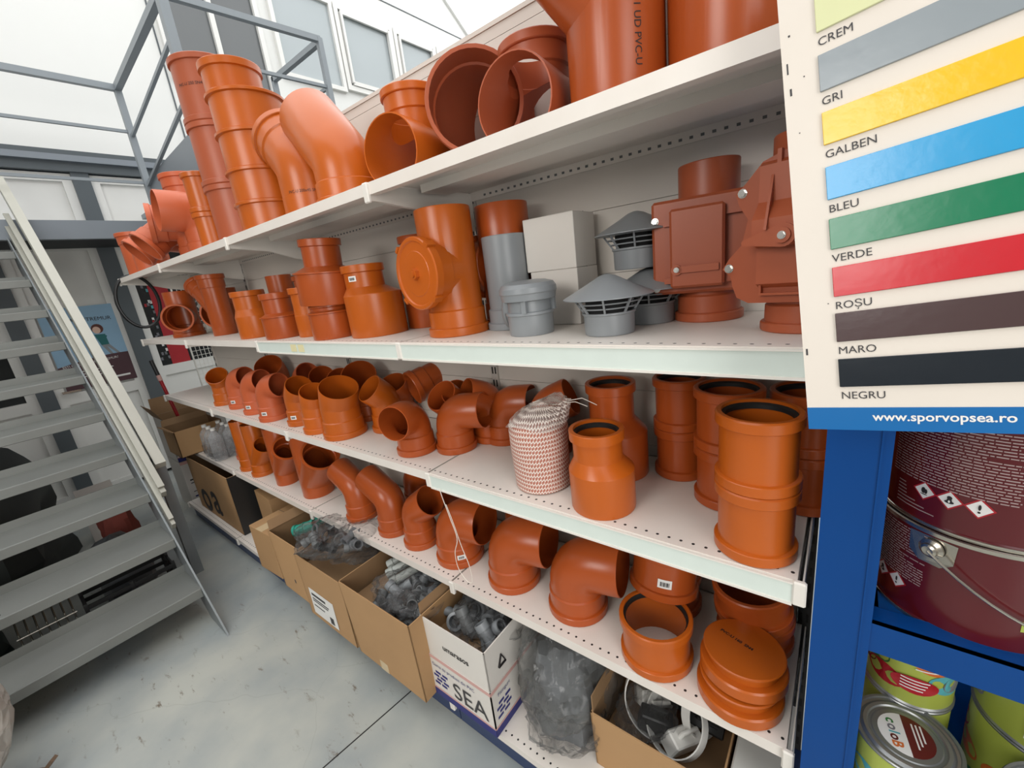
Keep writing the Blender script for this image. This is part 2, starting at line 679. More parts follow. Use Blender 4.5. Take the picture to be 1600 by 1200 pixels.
# ---------------------------------------------------------------- pipe fittings
RIM, SOCK, TH = 0.0118, 0.0045, 0.0042


def ring_at(c, t, r, n=36):
    t = Vector(t).normalized()
    n1 = Vector((0, 1, 0))
    n2 = t.cross(n1)
    return [Vector(c) + (n1 * math.cos(2 * PI * j / n) + n2 * math.sin(2 * PI * j / n)) * r for j in range(n)]


def socket_prof(D, h, hs=None):
    """(height, radius) of a ring-seal socket standing on its mouth"""
    r = D / 2
    k = min(1.0, h / 0.075)
    rh = 0.024 * k
    return [(0, r + RIM - .0012), (.002, r + RIM), (rh - .002, r + RIM), (rh, r + RIM - .0018), (rh + .0012, r + SOCK + .0005),
            (h - .004, r + SOCK), (h, r)]


def shell(outer, inner, m, n=36):
    """outer, inner: lists of (centre, tangent, radius) running the same way; gives a closed tube wall"""
    mb = MB()
    rs = [ring_at(c, t, r, n) for c, t, r in outer] + [ring_at(c, t, r, n) for c, t, r in reversed(inner)]
    mb.rings(rs, m, close=True)
    return mb


def solid(st, m, n=36):
    mb = MB()
    mb.rings([ring_at(c, t, r, n) for c, t, r in st], m, cap0=True, cap1=True)
    return mb


def elbow_path(ang, L1, Rb, L2):
    a = R(ang)

    def P(s):
        if s <= L1:
            return Vector((0, 0, s)), Vector((0, 0, 1))
        s2 = s - L1
        if s2 <= Rb * a:
            t = s2 / Rb
            return Vector((Rb - Rb * math.cos(t), 0, L1 + Rb * math.sin(t))), Vector((math.sin(t), 0, math.cos(t)))
        e = s2 - Rb * a
        d = Vector((math.sin(a), 0, math.cos(a)))
        return Vector((Rb - Rb * math.cos(a), 0, L1 + Rb * math.sin(a))) + d * e, d
    return P, L1 + Rb * a + L2


def elbow_mb(D, ang, m, L2=None, L1=None, Rb=None, both=False, plain=False):
    L1 = L1 or (0.052 + 0.24 * D + (0.03 if ang < 80 and not both else 0))
    Rb = Rb or 0.48 * D
    L2 = L2 or 0.42 * D
    P, T = elbow_path(ang, L1, Rb, L2)
    r = D / 2
    hs = min(0.075, L1 * 0.85)
    st = [(0, r - .001), (.003, r), (hs, r)] if plain else list(socket_prof(D, hs))
    K = max(3, int(ang / 9))
    for i in range(K + 1):
        st.append((L1 + Rb * R(ang) * i / K, r))
    if both:
        st += [(T - s, q) for s, q in reversed(socket_prof(D, min(hs, L2)))]
    else:
        st += [(T - .004, r), (T, r - .0015)]
    st = [(s, q) for i, (s, q) in enumerate(st) if i == 0 or s > st[i - 1][0] - 1e-9]
    outer = [(*P(s), q) for s, q in st]
    ins = [(0, r + .001), (hs - .004, r + .001), (hs, r - TH), (L1, r - TH)] + [(L1 + Rb * R(ang) * i / K, r - TH) for i in range(1, K + 1)] + [(T, r - TH)]
    inner = [(*P(s), q) for s, q in ins]
    return shell(outer, inner, m)


def seal_mb(D, z, m=None):
    r = D / 2
    mb = MB()
    prof = [(z - .007, r + .0005), (z - .006, r - .005), (z + .002, r - .0045), (z + .006, r + .0005)]
    mb.rings([ring_at((0, 0, s), (0, 0, 1), q) for s, q in prof], m or M_SEAL, close=True)
    return mb


def coupler_mb(D, h, m):
    r = D / 2
    p = [(0, r + RIM - .003), (.003, r + RIM), (.021, r + RIM), (.0225, r + RIM - .0015), (.024, r + SOCK)]
    st = p + [(h - s, q) for s, q in reversed(p)]
    outer = [((0, 0, s), (0, 0, 1), q) for s, q in st]
    inner = [((0, 0, 0), (0, 0, 1), r + .001), ((0, 0, h), (0, 0, 1), r + .001)]
    return shell(outer, inner, m)


def reducer_mb(D1, D2, h1, hc, h2, off, m, lip=False):
    """wide spigot D1 below, cone (shifted sideways by off), ring-seal socket D2 on top"""
    r1, r2 = D1 / 2, D2 / 2
    H = h1 + hc + h2
    st = [(0, 0, r1 - .001), (0, .003, r1), (0, h1 - (.006 if lip else .002), r1)]
    if lip:
        st += [(0, h1 - .004, r1 + .006), (0, h1, r1 + .006), (0, h1 + .002, r1 - .002)]
    else:
        st += [(0, h1, r1 - .001)]
    st += [(off, h1 + hc, r2 + SOCK)]
    rh = min(.024, h2 * .4)
    st += [(off, H - rh - .003, r2 + SOCK), (off, H - rh, r2 + RIM), (off, H - .002, r2 + RIM), (off, H, r2 + RIM - .0012)]
    outer = [((x, 0, z), (0, 0, 1), r) for x, z, r in st]
    inner = [((0, 0, 0), (0, 0, 1), r1 - TH), ((0, 0, h1), (0, 0, 1), r1 - TH), ((off, 0, h1 + hc), (0, 0, 1), r2 + .001), ((off, 0, H), (0, 0, 1), r2 + .001)]
    return shell(outer, inner, m)


def boolean(ma, mb_, op):
    a = bpy.data.objects.new('tmp_a', ma)
    b = bpy.data.objects.new('tmp_b', mb_)
    COL.objects.link(a)
    COL.objects.link(b)
    md = a.modifiers.new('b', 'BOOLEAN')
    md.operation = op
    md.solver = 'EXACT'
    md.object = b
    bpy.context.view_layer.update()
    dg = bpy.context.evaluated_depsgraph_get()
    me = bpy.data.meshes.new_from_object(a.evaluated_get(dg))
    bpy.data.objects.remove(a)
    bpy.data.objects.remove(b)
    return me


def run_stations(D, H, bot, top):
    r = D / 2
    st = []
    st += socket_prof(D, .075) if bot == 'sock' else [(0, r - .001), (.003, r)]
    tp = socket_prof(D, .075) if top == 'sock' else [(0, r - .001), (.003, r)]
    st += [(H - s, q) for s, q in reversed(tp)]
    return st


def tee_mesh(D, H, m, Db, zb, el, L, bot='sock', top='spig', bsock=True, capped=False, name='pipe_tee'):
    """vertical run with a branch leaving the axis at height zb, raised el degrees, pointing to local +X"""
    up = (0, 0, 1)
    d = Vector((math.cos(R(el)), 0, math.sin(R(el))))
    A = solid([((0, 0, s), up, q) for s, q in run_stations(D, H, bot, top)], m)
    rb = Db / 2
    if bsock:
        sp = [(L - s, q) for s, q in reversed(socket_prof(Db, .065))]
    else:
        sp = [(L - .003, rb), (L, rb - .001)]
    bst = [(0.004, rb)] + sp
    B = solid([(Vector((0, 0, zb)) + d * s, d, q) for s, q in bst], m, 40)
    r = D / 2
    rin = r - TH
    iA = [((0, 0, -.01), up, (r + .001) if bot == 'sock' else rin), ((0, 0, .07), up, (r + .001) if bot == 'sock' else rin), ((0, 0, .074), up, rin)]
    if top == 'sock':
        iA += [((0, 0, H - .074), up, rin), ((0, 0, H - .07), up, r + .001), ((0, 0, H + .01), up, r + .001)]
    else:
        iA += [((0, 0, H + .01), up, rin)]
    iA = solid(iA, m, 34)
    e = L + .01 if not capped else L - .012
    ib = [(0.006, rb - TH), (L - .066, rb - TH), (L - .062, rb + .001), (e, rb + .001)] if bsock else [(0.006, rb - TH), (e, rb - TH)]
    iB = solid([(Vector((0, 0, zb)) + d * s, d, q) for s, q in ib], m, 38)
    me = boolean(A.mesh('a', False), B.mesh('b', False), 'UNION')
    me = boolean(me, iA.mesh('ia', False), 'DIFFERENCE')
    me = boolean(me, iB.mesh('ib', False), 'DIFFERENCE')
    me.name = name
    me.materials.clear()
    me.materials.append(m)
    me.shade_smooth()
    me.set_sharp_from_angle(angle=R(22))
    return me


def sticker(parent, rad, ang, z, w=0.03, h=0.019, cx=0.0):
    """curved white price sticker with printed bars on a vertical body"""
    mb = MB()
    n = 6
    lo = [(rad * math.cos(ang + (i / n - .5) * w / rad) + cx, rad * math.sin(ang + (i / n - .5) * w / rad)) for i in range(n + 1)]
    vs = [(x, y, z - h / 2) for x, y in lo] + [(x, y, z + h / 2) for x, y in lo]
    mb.add(vs, [(i, i + 1, n + 2 + i, n + 1 + i) for i in range(n)], M_STICK)
    r2 = rad + .0004
    for k in range(9):
        a0 = ang + (-.32 + k * .075) * w / rad
        a1 = a0 + (.04 if k % 3 else .06) * w / rad
        mb.add([(r2 * math.cos(a0) + cx, r2 * math.sin(a0), z - h * .28), (r2 * math.cos(a1) + cx, r2 * math.sin(a1), z - h * .28),
                (r2 * math.cos(a1) + cx, r2 * math.sin(a1), z + h * .22), (r2 * math.cos(a0) + cx, r2 * math.sin(a0), z + h * .22)], [(0, 1, 2, 3)], M_INK)
    return obj('price_sticker', mb, parent, smooth=False)


def print_on(parent, s, size, rad, ang, z, vertical=False, m=None, bold=0.0):
    me = text_mesh(s, size, m or M_INK, bold)
    wrap(me, rad + .0006, ang, z, vertical)
    return obj('printed_text', me, parent)


def elbow(D, ang, x, y, z, az, m, label, group, L2=None, L1=None, Rb=None, rot=None, both=False, stick=None, plain=False):
    o = thing('pipe_elbow', label, 'pipe elbow', elbow_mb(D, ang, m, L2, L1, Rb, both, plain), (x, y, z), rot or (0, 0, R(az)), group)
    if stick is not None:
        sticker(o, D / 2 + SOCK + .0006, R(stick - az), .045)
    return o


def coupler(D, h, x, y, z, m, label, group, rot=(0, 0, 0), seal=True, name='pipe_coupling'):
    o = thing(name, label, 'pipe coupling', coupler_mb(D, h, m), (x, y, z), rot, group)
    if seal:
        obj('rubber_seal', seal_mb(D, h - .012), o)
    return o


def reducer(D1, D2, h1, hc, h2, off, x, y, z, az, m, label, group, rot=None, seal=True, lip=False):
    o = thing('pipe_reducer', label, 'pipe reducer', reducer_mb(D1, D2, h1, hc, h2, off, m, lip), (x, y, z), rot or (0, 0, R(az)), group)
    if seal:
        s = obj('rubber_seal', seal_mb(D2, h1 + hc + h2 - .014), o, (off, 0, 0))
    return o


def tee(D, H, m, Db, zb, el, L, x, y, z, az, label, group, rot=None, name='pipe_tee', **k):
    return thing(name, label, 'pipe branch', tee_mesh(D, H, m, Db, zb, el, L, name=name, **k), (x, y, z), rot or (0, 0, R(az)), group)




# ================================================================ the room
def box_struct(name, x0, x1, y0, y1, z0, z1, m):
    mb = MB()
    mb.box(x0, x1, y0, y1, z0, z1, m)
    return struct(name, mb, smooth=False)


XW = -5.5
struct('floor', MB().box(-5.7, 3.2, -3.8, 7.2, -0.1, 0.0, M_FLOOR), smooth=False)
jn = MB()
jn.bar((-1.2515, -0.02, .0006), (-1.330, -0.62, .0006), .0045, .001, M_SLOT)
jn.bar((-1.330, -0.62, .0006), (-1.62, -2.8, .0006), .0045, .001, M_SLOT)
struct('trim_1', jn, smooth=False)
# far wall: dark steel columns with white panels and doors, plastered above
fw = MB()
fw.box(XW - .15, XW, -3.8, 7.2, 3.02, 7.0, M_WALLW)
fw.box(XW - .15, XW - .06, -3.8, 7.2, 0, 3.02, M_BLACKGL)
struct('wall_far', fw, smooth=False)
M_WALLG = mat('grey_stock_wall', (150, 147, 142), 0.8, var=.2, scale=2)
struct('wall_left', MB().box(XW, 3.2, -3.8, -3.65, 0, 7, M_WALLG), smooth=False)
struct('wall_right', MB().box(XW, 3.2, 7.05, 7.2, 0, 7, M_WALLW), smooth=False)
struct('wall_back', MB().box(3.05, 3.2, -1.6, 7.2, 0, 7, M_WALLG), smooth=False)
rf = MB()
rf.add([(XW - .1, -3.8, 6.25), (3.2, -3.8, 6.25), (3.2, 5.25, 6.25), (XW - .1, 5.25, 6.25)], [(0, 1, 2, 3)], M_ROOF)
rf.add([(XW - .1, 5.25, 6.25), (3.2, 5.25, 6.25), (3.2, 7.2, 4.75), (XW - .1, 7.2, 4.75)], [(0, 1, 2, 3)], M_ROOF)
struct('ceiling', rf, smooth=False)
# columns and beams of the far wall
cb = MB()
for y0, y1 in ((-.565, -.455), (.165, .285), (-1.45, -1.33)):
    cb.box(XW - .06, XW + .07, y0, y1, 0, 2.92, M_FRAMEDK)
cb.box(XW - .05, XW + .09, -3.6, 1.3, 2.89, 2.965, M_FRAMEDK)
cb.box(XW - .05, XW + .13, -3.6, 1.3, 2.965, 3.015, M_BEAMG)
cb.box(XW - .05, XW + .10, -3.6, 1.3, 3.015, 3.06, M_FRAMEDK)
struct('trim_2', cb, smooth=False)


def panel_door(name, y0, y1, z0, z1, mid=None, pane=None, x=XW, fr=.065):
    """white framed leaf in the far wall; mid = height of the middle rail, pane = material of the upper field"""
    mb = MB()
    X0, X1 = x - .03, x + .035
    mb.box(X0, X1, y0, y0 + fr, z0, z1, M_DOORW)
    mb.box(X0, X1, y1 - fr, y1, z0, z1, M_DOORW)
    mb.box(X0, X1, y0 + fr, y1 - fr, z1 - fr, z1, M_DOORW)
    mb.box(X0, X1, y0 + fr, y1 - fr, z0, z0 + fr, M_DOORW)
    if mid:
        mb.box(X0, X1, y0 + fr, y1 - fr, mid - fr * .75, mid + fr * .75, M_DOORW)
        mb.box(X0 + .01, X1 - .025, y0 + fr, y1 - fr, z0 + fr, mid - fr * .75, M_DOORW)
    o = struct(name, mb, smooth=False)
    p = MB().box(X0 + .01, X1 - .028, y0 + fr, y1 - fr, (mid + fr * .75) if mid else z0 + fr, z1 - fr, pane or M_DOORW)
    obj('door_pane' if name.startswith('door') else 'window_pane', p, o, smooth=False)
    return o


panel_door('door_1', -.455, .165, .03, 2.3, .95)
panel_door('door_2', .285, 1.15, .03, 2.3, 1.03, M_BLACKGL)
panel_door('door_3', -1.33, -.565, .03, 2.3, .95, M_BLACKGL)
panel_door('window_1', -.455, .165, 2.36, 2.88)
panel_door('window_2', .285, 1.15, 2.36, 2.88)
panel_door('window_3', -1.33, -.565, 2.36, 2.88)
for o_, y_ in (('door_1', -.40), ):
    h = MB()
    h.bar((XW + .035, y_, 1.02), (XW + .08, y_, 1.02), .02, .02, M_TIN)
    h.bar((XW + .08, y_, 1.02), (XW + .08, y_ + .11, 1.02), .018, .018, M_TIN)
    obj('door_handle', h, bpy.data.objects[o_], smooth=False)
# red panels and coloured packets seen behind the right-hand door glass
rp = thing('notice_board', 'tall red notice board standing behind the glass of the far right door', 'board',
           MB().box(XW - .018, XW - .012, .44, .60, 1.0, 2.2, M_REDB), smooth=False)
rp.location.x = .026
pk = MB()
random.seed(3)
for k in range(26):
    y, z = random.uniform(.355, .43), random.uniform(1.12, 2.15)
    pk.box(XW + .0085, XW + .012, y, y + .018, z, z + .03, random.choice([M_CANB, M_STICK, M_REDB, M_CANGY, M_DGREY]))
obj('stuck_notices', pk, bpy.data.objects['door_2'], smooth=False)

# upper-floor windows in the far wall
def upper_window(name, y0, y1, z0, z1, pane, fr=.07, mull=()):
    mb = MB()
    X0, X1 = XW - .02, XW + .05
    mb.box(X0, X1, y0, y0 + fr, z0, z1, M_DOORW)
    mb.box(X0, X1, y1 - fr, y1, z0, z1, M_DOORW)
    mb.box(X0, X1, y0 + fr, y1 - fr, z1 - fr, z1, M_DOORW)
    mb.box(X0, X1, y0 + fr, y1 - fr, z0, z0 + fr, M_DOORW)
    for my in mull:
        mb.box(X0, X1, my - .025, my + .025, z0 + fr, z1 - fr, M_DOORW)
    o = struct(name, mb, smooth=False)
    obj('window_pane', MB().box(XW + .002, XW + .012, y0 + fr, y1 - fr, z0 + fr, z1 - fr, pane), o, smooth=False)
    return o


upper_window('window_4', 1.2, 2.24, 3.86, 6.0, M_GLASSDK, .05, (1.72,))
upper_window('window_5', 2.38, 3.24, 4.16, 5.2, M_GLASSLT, .05)
upper_window('window_6', 3.26, 4.2, 4.2, 5.2, M_GLASSLT, .06)
upper_window('window_7', 4.22, 5.06, 4.2, 5.2, M_GLASSLT, .06)
upper_window('window_8', 5.08, 5.92, 4.2, 5.2, M_GLASSLT, .06)
# unseen window added round the left fill light, opposite the shelves
w9 = MB()
for x0, x1, z0, z1 in ((-1.72, -1.65, 1.53, 3.57), (-.15, -.08, 1.53, 3.57), (-1.65, -.15, 1.53, 1.6), (-1.65, -.15, 3.5, 3.57), (-.92, -.88, 1.6, 3.5)):
    w9.box(x0, x1, -3.65, -3.59, z0, z1, M_DOORW)
w9o = struct('added_window', w9, smooth=False)
obj('window_pane', MB().box(-1.65, -.15, -3.64, -3.63, 1.6, 3.5, M_GLASSLT), w9o, smooth=False)
cas = MB()
for y0, y1 in ((3.35, 4.11), (4.31, 4.97)):
    for a, b in (((y0, 4.29), (y1, 4.29)), ((y1, 4.29), (y1, 5.11)), ((y1, 5.11), (y0, 5.11)), ((y0, 5.11), (y0, 4.29))):
        cas.bar((XW + .05, a[0], a[1]), (XW + .05, b[0], b[1]), .03, .05, M_DOORW)
struct('trim_3', cas, smooth=False)
jt = MB()
jt.bar((XW + .003, 3.9, 5.515), (XW + .003, 6.4, 5.515), .012, .012, M_FRAMEDK)
jt.bar((XW + .003, 1.16, 3.1), (XW + .003, 1.16, 6.2), .012, .012, M_FRAMEDK)
jt.bar((XW + .02, 5.1, 6.26), (XW + .02, 6.9, 4.92), .05, .05, M_WALLW)
struct('trim_4', jt, smooth=False)

# ---------------------------------------------------------------- landing and upper platform
ld = MB()
ld.box(-4.86, -4.80, -1.7, .56, 2.245, 2.385, M_BEAMG)
ld.box(-5.44, -4.86, -1.7, .56, 2.345, 2.385, M_BEAMG)
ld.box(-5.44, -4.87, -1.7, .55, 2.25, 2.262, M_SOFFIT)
landing = thing('stair_landing', 'blue-grey steel landing platform at the head of the stairs', 'landing', ld, smooth=False)
pf = MB()
pf.bar((-4.83, .56, 2.60), (-3.40, .56, 2.66), .02, .27, M_BEAMG)
pf.box(-5.44, -3.40, .57, 1.56, 2.50, 2.54, M_BEAMG)
pf.bar((-4.86, .585, 2.73), (-3.40, .585, 2.795), .05, .02, M_RAILST)
pf.box(-3.42, -3.39, .57, 1.56, 2.5, 2.66, M_BEAMG)
obj('platform', pf, landing, smooth=False)
for nx, ny in ((-5.35, -1.6), (-5.35, 1.45), (-3.5, 1.45)):
    obj('support_post', MB().box(nx - .04, nx + .04, ny - .04, ny + .04, 0, 2.5 if ny > 0 else 2.25, M_BEAMG), landing, smooth=False)


def railing(name, label, bars):
    r = thing(name, label, 'railing', None)
    for nm, a, b, w in bars:
        obj(nm, MB().bar(a, b, w, w, M_RAILST), r, smooth=False)
    return r


A = (-4.85, .54)
railing('landing_railing', 'grey tube railing along the landing edge, ending in a corner post left of the pipes',
        [('post', (-4.85, .54, 2.385), (-4.85, .54, 3.45), .045), ('top_rail', (-4.85, -1.65, 3.43), (-4.85, .54, 3.43), .045),
         ('middle_rail', (-4.85, -1.65, 3.105), (-4.85, .54, 3.105), .022), ('lower_rail', (-4.85, -1.65, 2.705), (-4.85, .54, 2.705), .022)])
P2 = (-3.47, .54)
railing('platform_railing', 'grey tube railing round the upper platform, in front of the dark windows',
        [('post', (-3.47, .54, 2.66), (-3.47, .54, 3.53), .055), ('post', (-3.40, 1.555, 2.54), (-3.40, 1.555, 3.54), .04),
         ('post', (-4.22, 1.56, 2.54), (-4.22, 1.56, 3.54), .04),
         ('top_rail', (-4.85, .54, 3.43), (-3.47, .54, 3.515), .045), ('middle_rail', (-4.85, .54, 3.07), (-3.47, .54, 3.285), .022),
         ('lower_rail', (-4.85, .54, 2.68), (-3.47, .54, 2.965), .022),
         ('top_rail', (-3.47, .54, 3.515), (-3.40, 1.56, 3.53), .04), ('middle_rail', (-3.47, .54, 3.20), (-3.40, 1.56, 3.20), .022),
         ('top_rail', (-3.40, 1.56, 3.52), (-4.22, 1.56, 3.52), .04), ('middle_rail', (-3.40, 1.56, 3.20), (-4.22, 1.56, 3.22), .022)])

# ---------------------------------------------------------------- stairs
SY0, SY1 = -1.62, -.41
st = thing('steel_staircase', 'grey steel open-riser staircase climbing away on the left', 'stairs', None)
for i in range(10):
    x, z = -2.522 - .2383 * i, .2 + .2165 * i
    t = MB()
    t.box(x - .262, x, SY0, SY1, z - .006, z, M_TREAD)
    t.bevbox(x - .012, x + .001, SY0, SY1, z - .05, z + .0005, .003, M_TREAD)
    t.box(x - .262, x - .257, SY0, SY1, z, z + .042, M_TREAD)
    obj('tread', t, st, smooth=False)
for y in (SY1 + .004, SY0 - .004):
    s = MB()
    d = Vector((-.2383, 0, .2165)).normalized()
    nrm = Vector((-.2165, 0, -.2383)).normalized()
    a = Vector((-2.31, y, 0.0))
    b = Vector((-4.83, y, 2.29))
    wv = nrm * .17
    a2 = Vector((a.x - .235, y, 0))
    for yy in (-.004, .004):
        pass
    vs = [a, b, b + Vector((-.0, 0, -.24)), a2]
    vv = [v + Vector((0, -.004, 0)) for v in vs] + [v + Vector((0, .004, 0)) for v in vs]
    s.add(vv, [(0, 1, 2, 3), (7, 6, 5, 4), (0, 4, 5, 1), (1, 5, 6, 2), (2, 6, 7, 3), (3, 7, 4, 0)], M_STEELG)
    obj('stringer', s, st, smooth=False)
hr = MB()
hr.bar((-3.045, -.31, .755), (-5.05, -.31, 2.72), .05, .05, M_HANDRAIL)
obj('handrail', hr, st, smooth=False)
obj('newel_post', MB().box(-3.125, -3.075, -.335, -.285, 0, .80, M_STEELG), st, smooth=False)
for k, (x, z, w) in enumerate(((-2.80, .47, .022), (-2.90, .63, .03))):
    y = -.385 + .022 * k
    d = Vector((-.2383, 0, .2165)) / .2383
    L = x + 4.83
    thing('metal_profile', ('lower cream metal profile bar lying along the stair side, nearest the treads',
                            'upper cream metal profile bar lying along the stair side, next to the handrail')[k], 'metal profile',
          MB().bar((x, y, z), Vector((x, y, z)) + d * L, w * .8, .05, M_ALU).bar(Vector((x, y, z)) + Vector((.0, 0, .045)), Vector((x, y, z + .045)) + d * L, w, .012, M_ALU),
          group='profiles along the stairs', smooth=False)

# things stored under the stairs, with a dark pile added for shade
def lump(sx, sy, sz, m, seed, rough=.25, n=20, mm=12):
    mb = MB()
    rs = []
    off = Vector((seed * 3.1, seed * 1.7, seed))
    for i in range(mm + 1):
        f = i / mm
        z = f
        rr = (1 - max(0, (f - .45) / .55) ** 2.2) ** .5 if f < 1 else .02
        rr = max(rr, .02)
        ring = []
        for j in range(n):
            a = 2 * PI * j / n
            p = Vector((math.cos(a) * rr, math.sin(a) * rr, z))
            k = 1 + rough * noise.noise(p * 2.2 + off) + rough * .5 * noise.noise(p * 6 + off)
            ring.append((p.x * k * sx, p.y * k * sy, max(0, p.z * (1 + rough * .4 * noise.noise(p * 3 + off)) * sz)))
        rs.append(ring)
    mb.rings(rs, m, cap0=True, cap1=True)
    return mb


thing('shade_pile', 'dark grey pile added to deepen the shade under the staircase', 'pile', lump(.75, .42, 1.0, M_SHADEPILE, 2), (-4.35, -1.15, 0))  # dark heap put in so the space under the steps reads as shade
thing('folded_tarpaulin', 'dark green tarpaulin heap lying under the lower steps', 'tarpaulin', lump(.26, .3, .46, M_GREENDK, 5), (-3.20, -1.40, 0))
thing('grey_sack', 'pale grey sack standing under the third step', 'sack', lump(.15, .13, .36, M_DGREY, 9), (-3.35, -.60, 0))
thing('red_cloth', 'brick red cloth bundle lying beside the sack under the stairs', 'cloth', lump(.1, .09, .5, M_REDDISH, 4), (-3.72, -.52, 0))
cr = MB()
cx0, cx1, cy0, cy1 = -3.12, -2.83, -.80, -.44
for k in range(6):
    z = .02 + .045 * k
    for a, b in (((cx0, cy0), (cx1, cy0)), ((cx1, cy0), (cx1, cy1)), ((cx1, cy1), (cx0, cy1)), ((cx0, cy1), (cx0, cy0))):
        cr.bar((*a, z), (*b, z), .008, .022, M_BLKP)
for p in ((cx0, cy0), (cx1, cy0), (cx1, cy1), (cx0, cy1), ((cx0 + cx1) / 2, cy1), ((cx0 + cx1) / 2, cy0), (cx1, (cy0 + cy1) / 2)):
    cr.bar((*p, 0), (*p, .27), .014, .014, M_BLKP)
cr.box(cx0, cx1, cy0, cy1, 0, .008, M_BLKP)
thing('slatted_crate', 'black slatted plastic crate under the bottom steps, next to the aisle', 'crate', cr, smooth=False)
wr = MB()
for k in range(7):
    y = -1.02 + .03 * k
    wr.rod([(-2.84, y, .0), (-2.84, y, .27), (-2.96, y, .34)], .0035, M_TIN, 6)
for z in (.05, .25):
    wr.rod([(-2.84, -1.03, z), (-2.84, -.83, z)], .004, M_TIN, 6)
thing('wire_rack', 'small bright wire rack under the bottom step of the stairs', 'rack', wr)
thing('white_carton_board', 'white board leaning under the stairs against the far door', 'board',
      MB().box(-.012, 0, -.21, .0, 0, .42, M_CARDW), (-4.3, -.42, .10), (0, R(-14), 0), smooth=False)
bpy.data.objects['white_carton_board'].location.z = 0.0

# ---------------------------------------------------------------- poster on the far door
po = thing('door_poster', 'blue and brown earthquake safety poster with a drawn figure on the white door', 'poster',
           MB().box(0, .5, 0, .73, 0, .003, M_POSTER), smooth=False)
po.matrix_world = frame((XW + .037, -.375, 1.02), (0, 1, 0), (0, 0, 1))
hill = MB()
pts = [(0, 0)] + [(.5, 0)] + [(.5 - .5 * i / 14, .20 + .07 * math.sin(PI * (1 - i / 14) * .5 + .25)) for i in range(15)]
hill.prism(pts, .003, .0045, M_POSTERB)
obj('poster_ground', hill, po, smooth=False)
put_local(obj('poster_text', text_mesh('LA CUTREMUR', .046, M_INK, 0)), po, frame((.16, .60, .005), (1, -.04, 0), (0, 1, 0)))
put_local(obj('poster_text', text_mesh('ESTI PREGATIT DE CUTREMUR?', .028, M_STICK, 0)), po, frame((.03, .205, .005), (1, .05, 0), (0, 1, 0)))
ln = MB()
for k in range(3):
    ln.box(.14, .36 - .04 * k, .150 - .025 * k, .158 - .025 * k, .005, .0055, M_STICK)
ln.box(.33, .46, .045, .062, .005, .0055, M_STICK)
obj('poster_text', ln, po, smooth=False)
fg = MB()


def disc(mb, cx, cy, rx, ry, z, m, n=18):
    mb.prism([(cx + rx * math.cos(2 * PI * i / n), cy + ry * math.sin(2 * PI * i / n)) for i in range(n)], z, z + .0008, m)


disc(fg, .345, .515, .042, .044, .0032, M_HAIR)
disc(fg, .337, .503, .028, .032, .0041, M_SKIN)
fg.prism([(.31, .465), (.385, .46), (.39, .36), (.335, .36)], .0032, .004, M_TEAL)
fg.prism([(.335, .362), (.365, .362), (.40, .25), (.385, .245)], .0033, .0041, M_GREY)
fg.prism([(.36, .362), (.39, .362), (.47, .225), (.455, .222)], .0033, .0041, M_GREY)
fg.prism([(.385, .45), (.395, .44), (.36, .39), (.35, .40)], .0042, .0048, M_TEAL)
obj('drawn_figure', fg, po, smooth=False)
fg = MB()
disc(fg, .17, .40, .03, .036, .0032, M_SKIN)
fg.prism([(.14, .37), (.2, .37), (.22, .25), (.15, .25)], .0032, .004, M_GREY)
obj('drawn_figure', fg, po, smooth=False)

# ================================================================ gondola shelving
XS = [0.0, -1.0, -2.0, -3.0, -4.0]
LEV = {'top': (1.867, -.024), 'second': (1.434, -.016), 'third': (1.002, 0.0), 'fourth': (.571, .013)}
YB = .389
gon = thing('gondola_shelving', 'long white gondola shelving unit with back panels and navy kick plates', 'shelving', None)
for i, x in enumerate(XS):
    u = MB()
    um = M_SHADEPOST if i == 0 else M_UPRIGHT  # end upright gets a darker colour that carries its shade
    u.box(x - .015, x + .015, YB - .004, YB + .05, 0, 2.285, um)
    for k in range(44):
        z = .08 + k * .05
        for dx in (-.007, .007):
            u.box(x + dx - .0028, x + dx + .0028, YB - .0052, YB - .0035, z, z + .026, M_SLOT)
    obj('upright', u, gon, smooth=False)
for i in range(4):
    x1, x0 = XS[i] - .016, XS[i + 1] + .016
    pn = MB()
    z = .16
    while z < 2.28:
        z2 = min(z + .1745, 2.285)
        pn.box(x0, x1, YB + .004, YB + .018, z + .0007, z2 - .0007, M_PANEL)
        z += .1745
    pn.box(x0, x1, YB + .010, YB + .02, .16, 2.28, M_UPRIGHT)
    obj('back_panel', pn, gon, smooth=False)
    kp = MB()
    kp.box(x0 - .014, x1 + .014, -.062, -.05, .004, .118, M_NAVY)
    obj('kick_plate', kp, gon, smooth=False)
cp = MB()
cp.box(-4.0, 0, YB + .0, YB + .05, 2.285, 2.297, M_PANEL)
obj('top_cap', cp, gon, smooth=False)


def bracket(x, zt, y0):
    """tapered steel arm with a rounded nose carrying a shelf at height zt"""
    mb = MB()
    prof = [(YB - .005, zt - .005), (y0 + .004, zt - .004), (y0 - .006, zt - .008), (y0 - .008, zt - .030), (y0, zt - .044),
            (y0 + .03, zt - .046), (y0 + .16, zt - .062), (y0 + .27, zt - .098), (YB - .005, zt - .125)]
    n = len(prof)
    for s in (-.0065, .0035):
        vs = [(x + s, y, z) for y, z in prof] + [(x + s + .003, y, z) for y, z in prof]
        mb.add(vs, [tuple(range(n)), tuple(range(2 * n - 1, n - 1, -1))] + [(i, n + i, n + (i + 1) % n, (i + 1) % n) for i in range(n)], M_WHITE)
    mb.bevbox(x - .011, x + .011, y0 - .010, y0 + .002, zt - .05, zt + .001, .003, M_WHITE)
    return mb


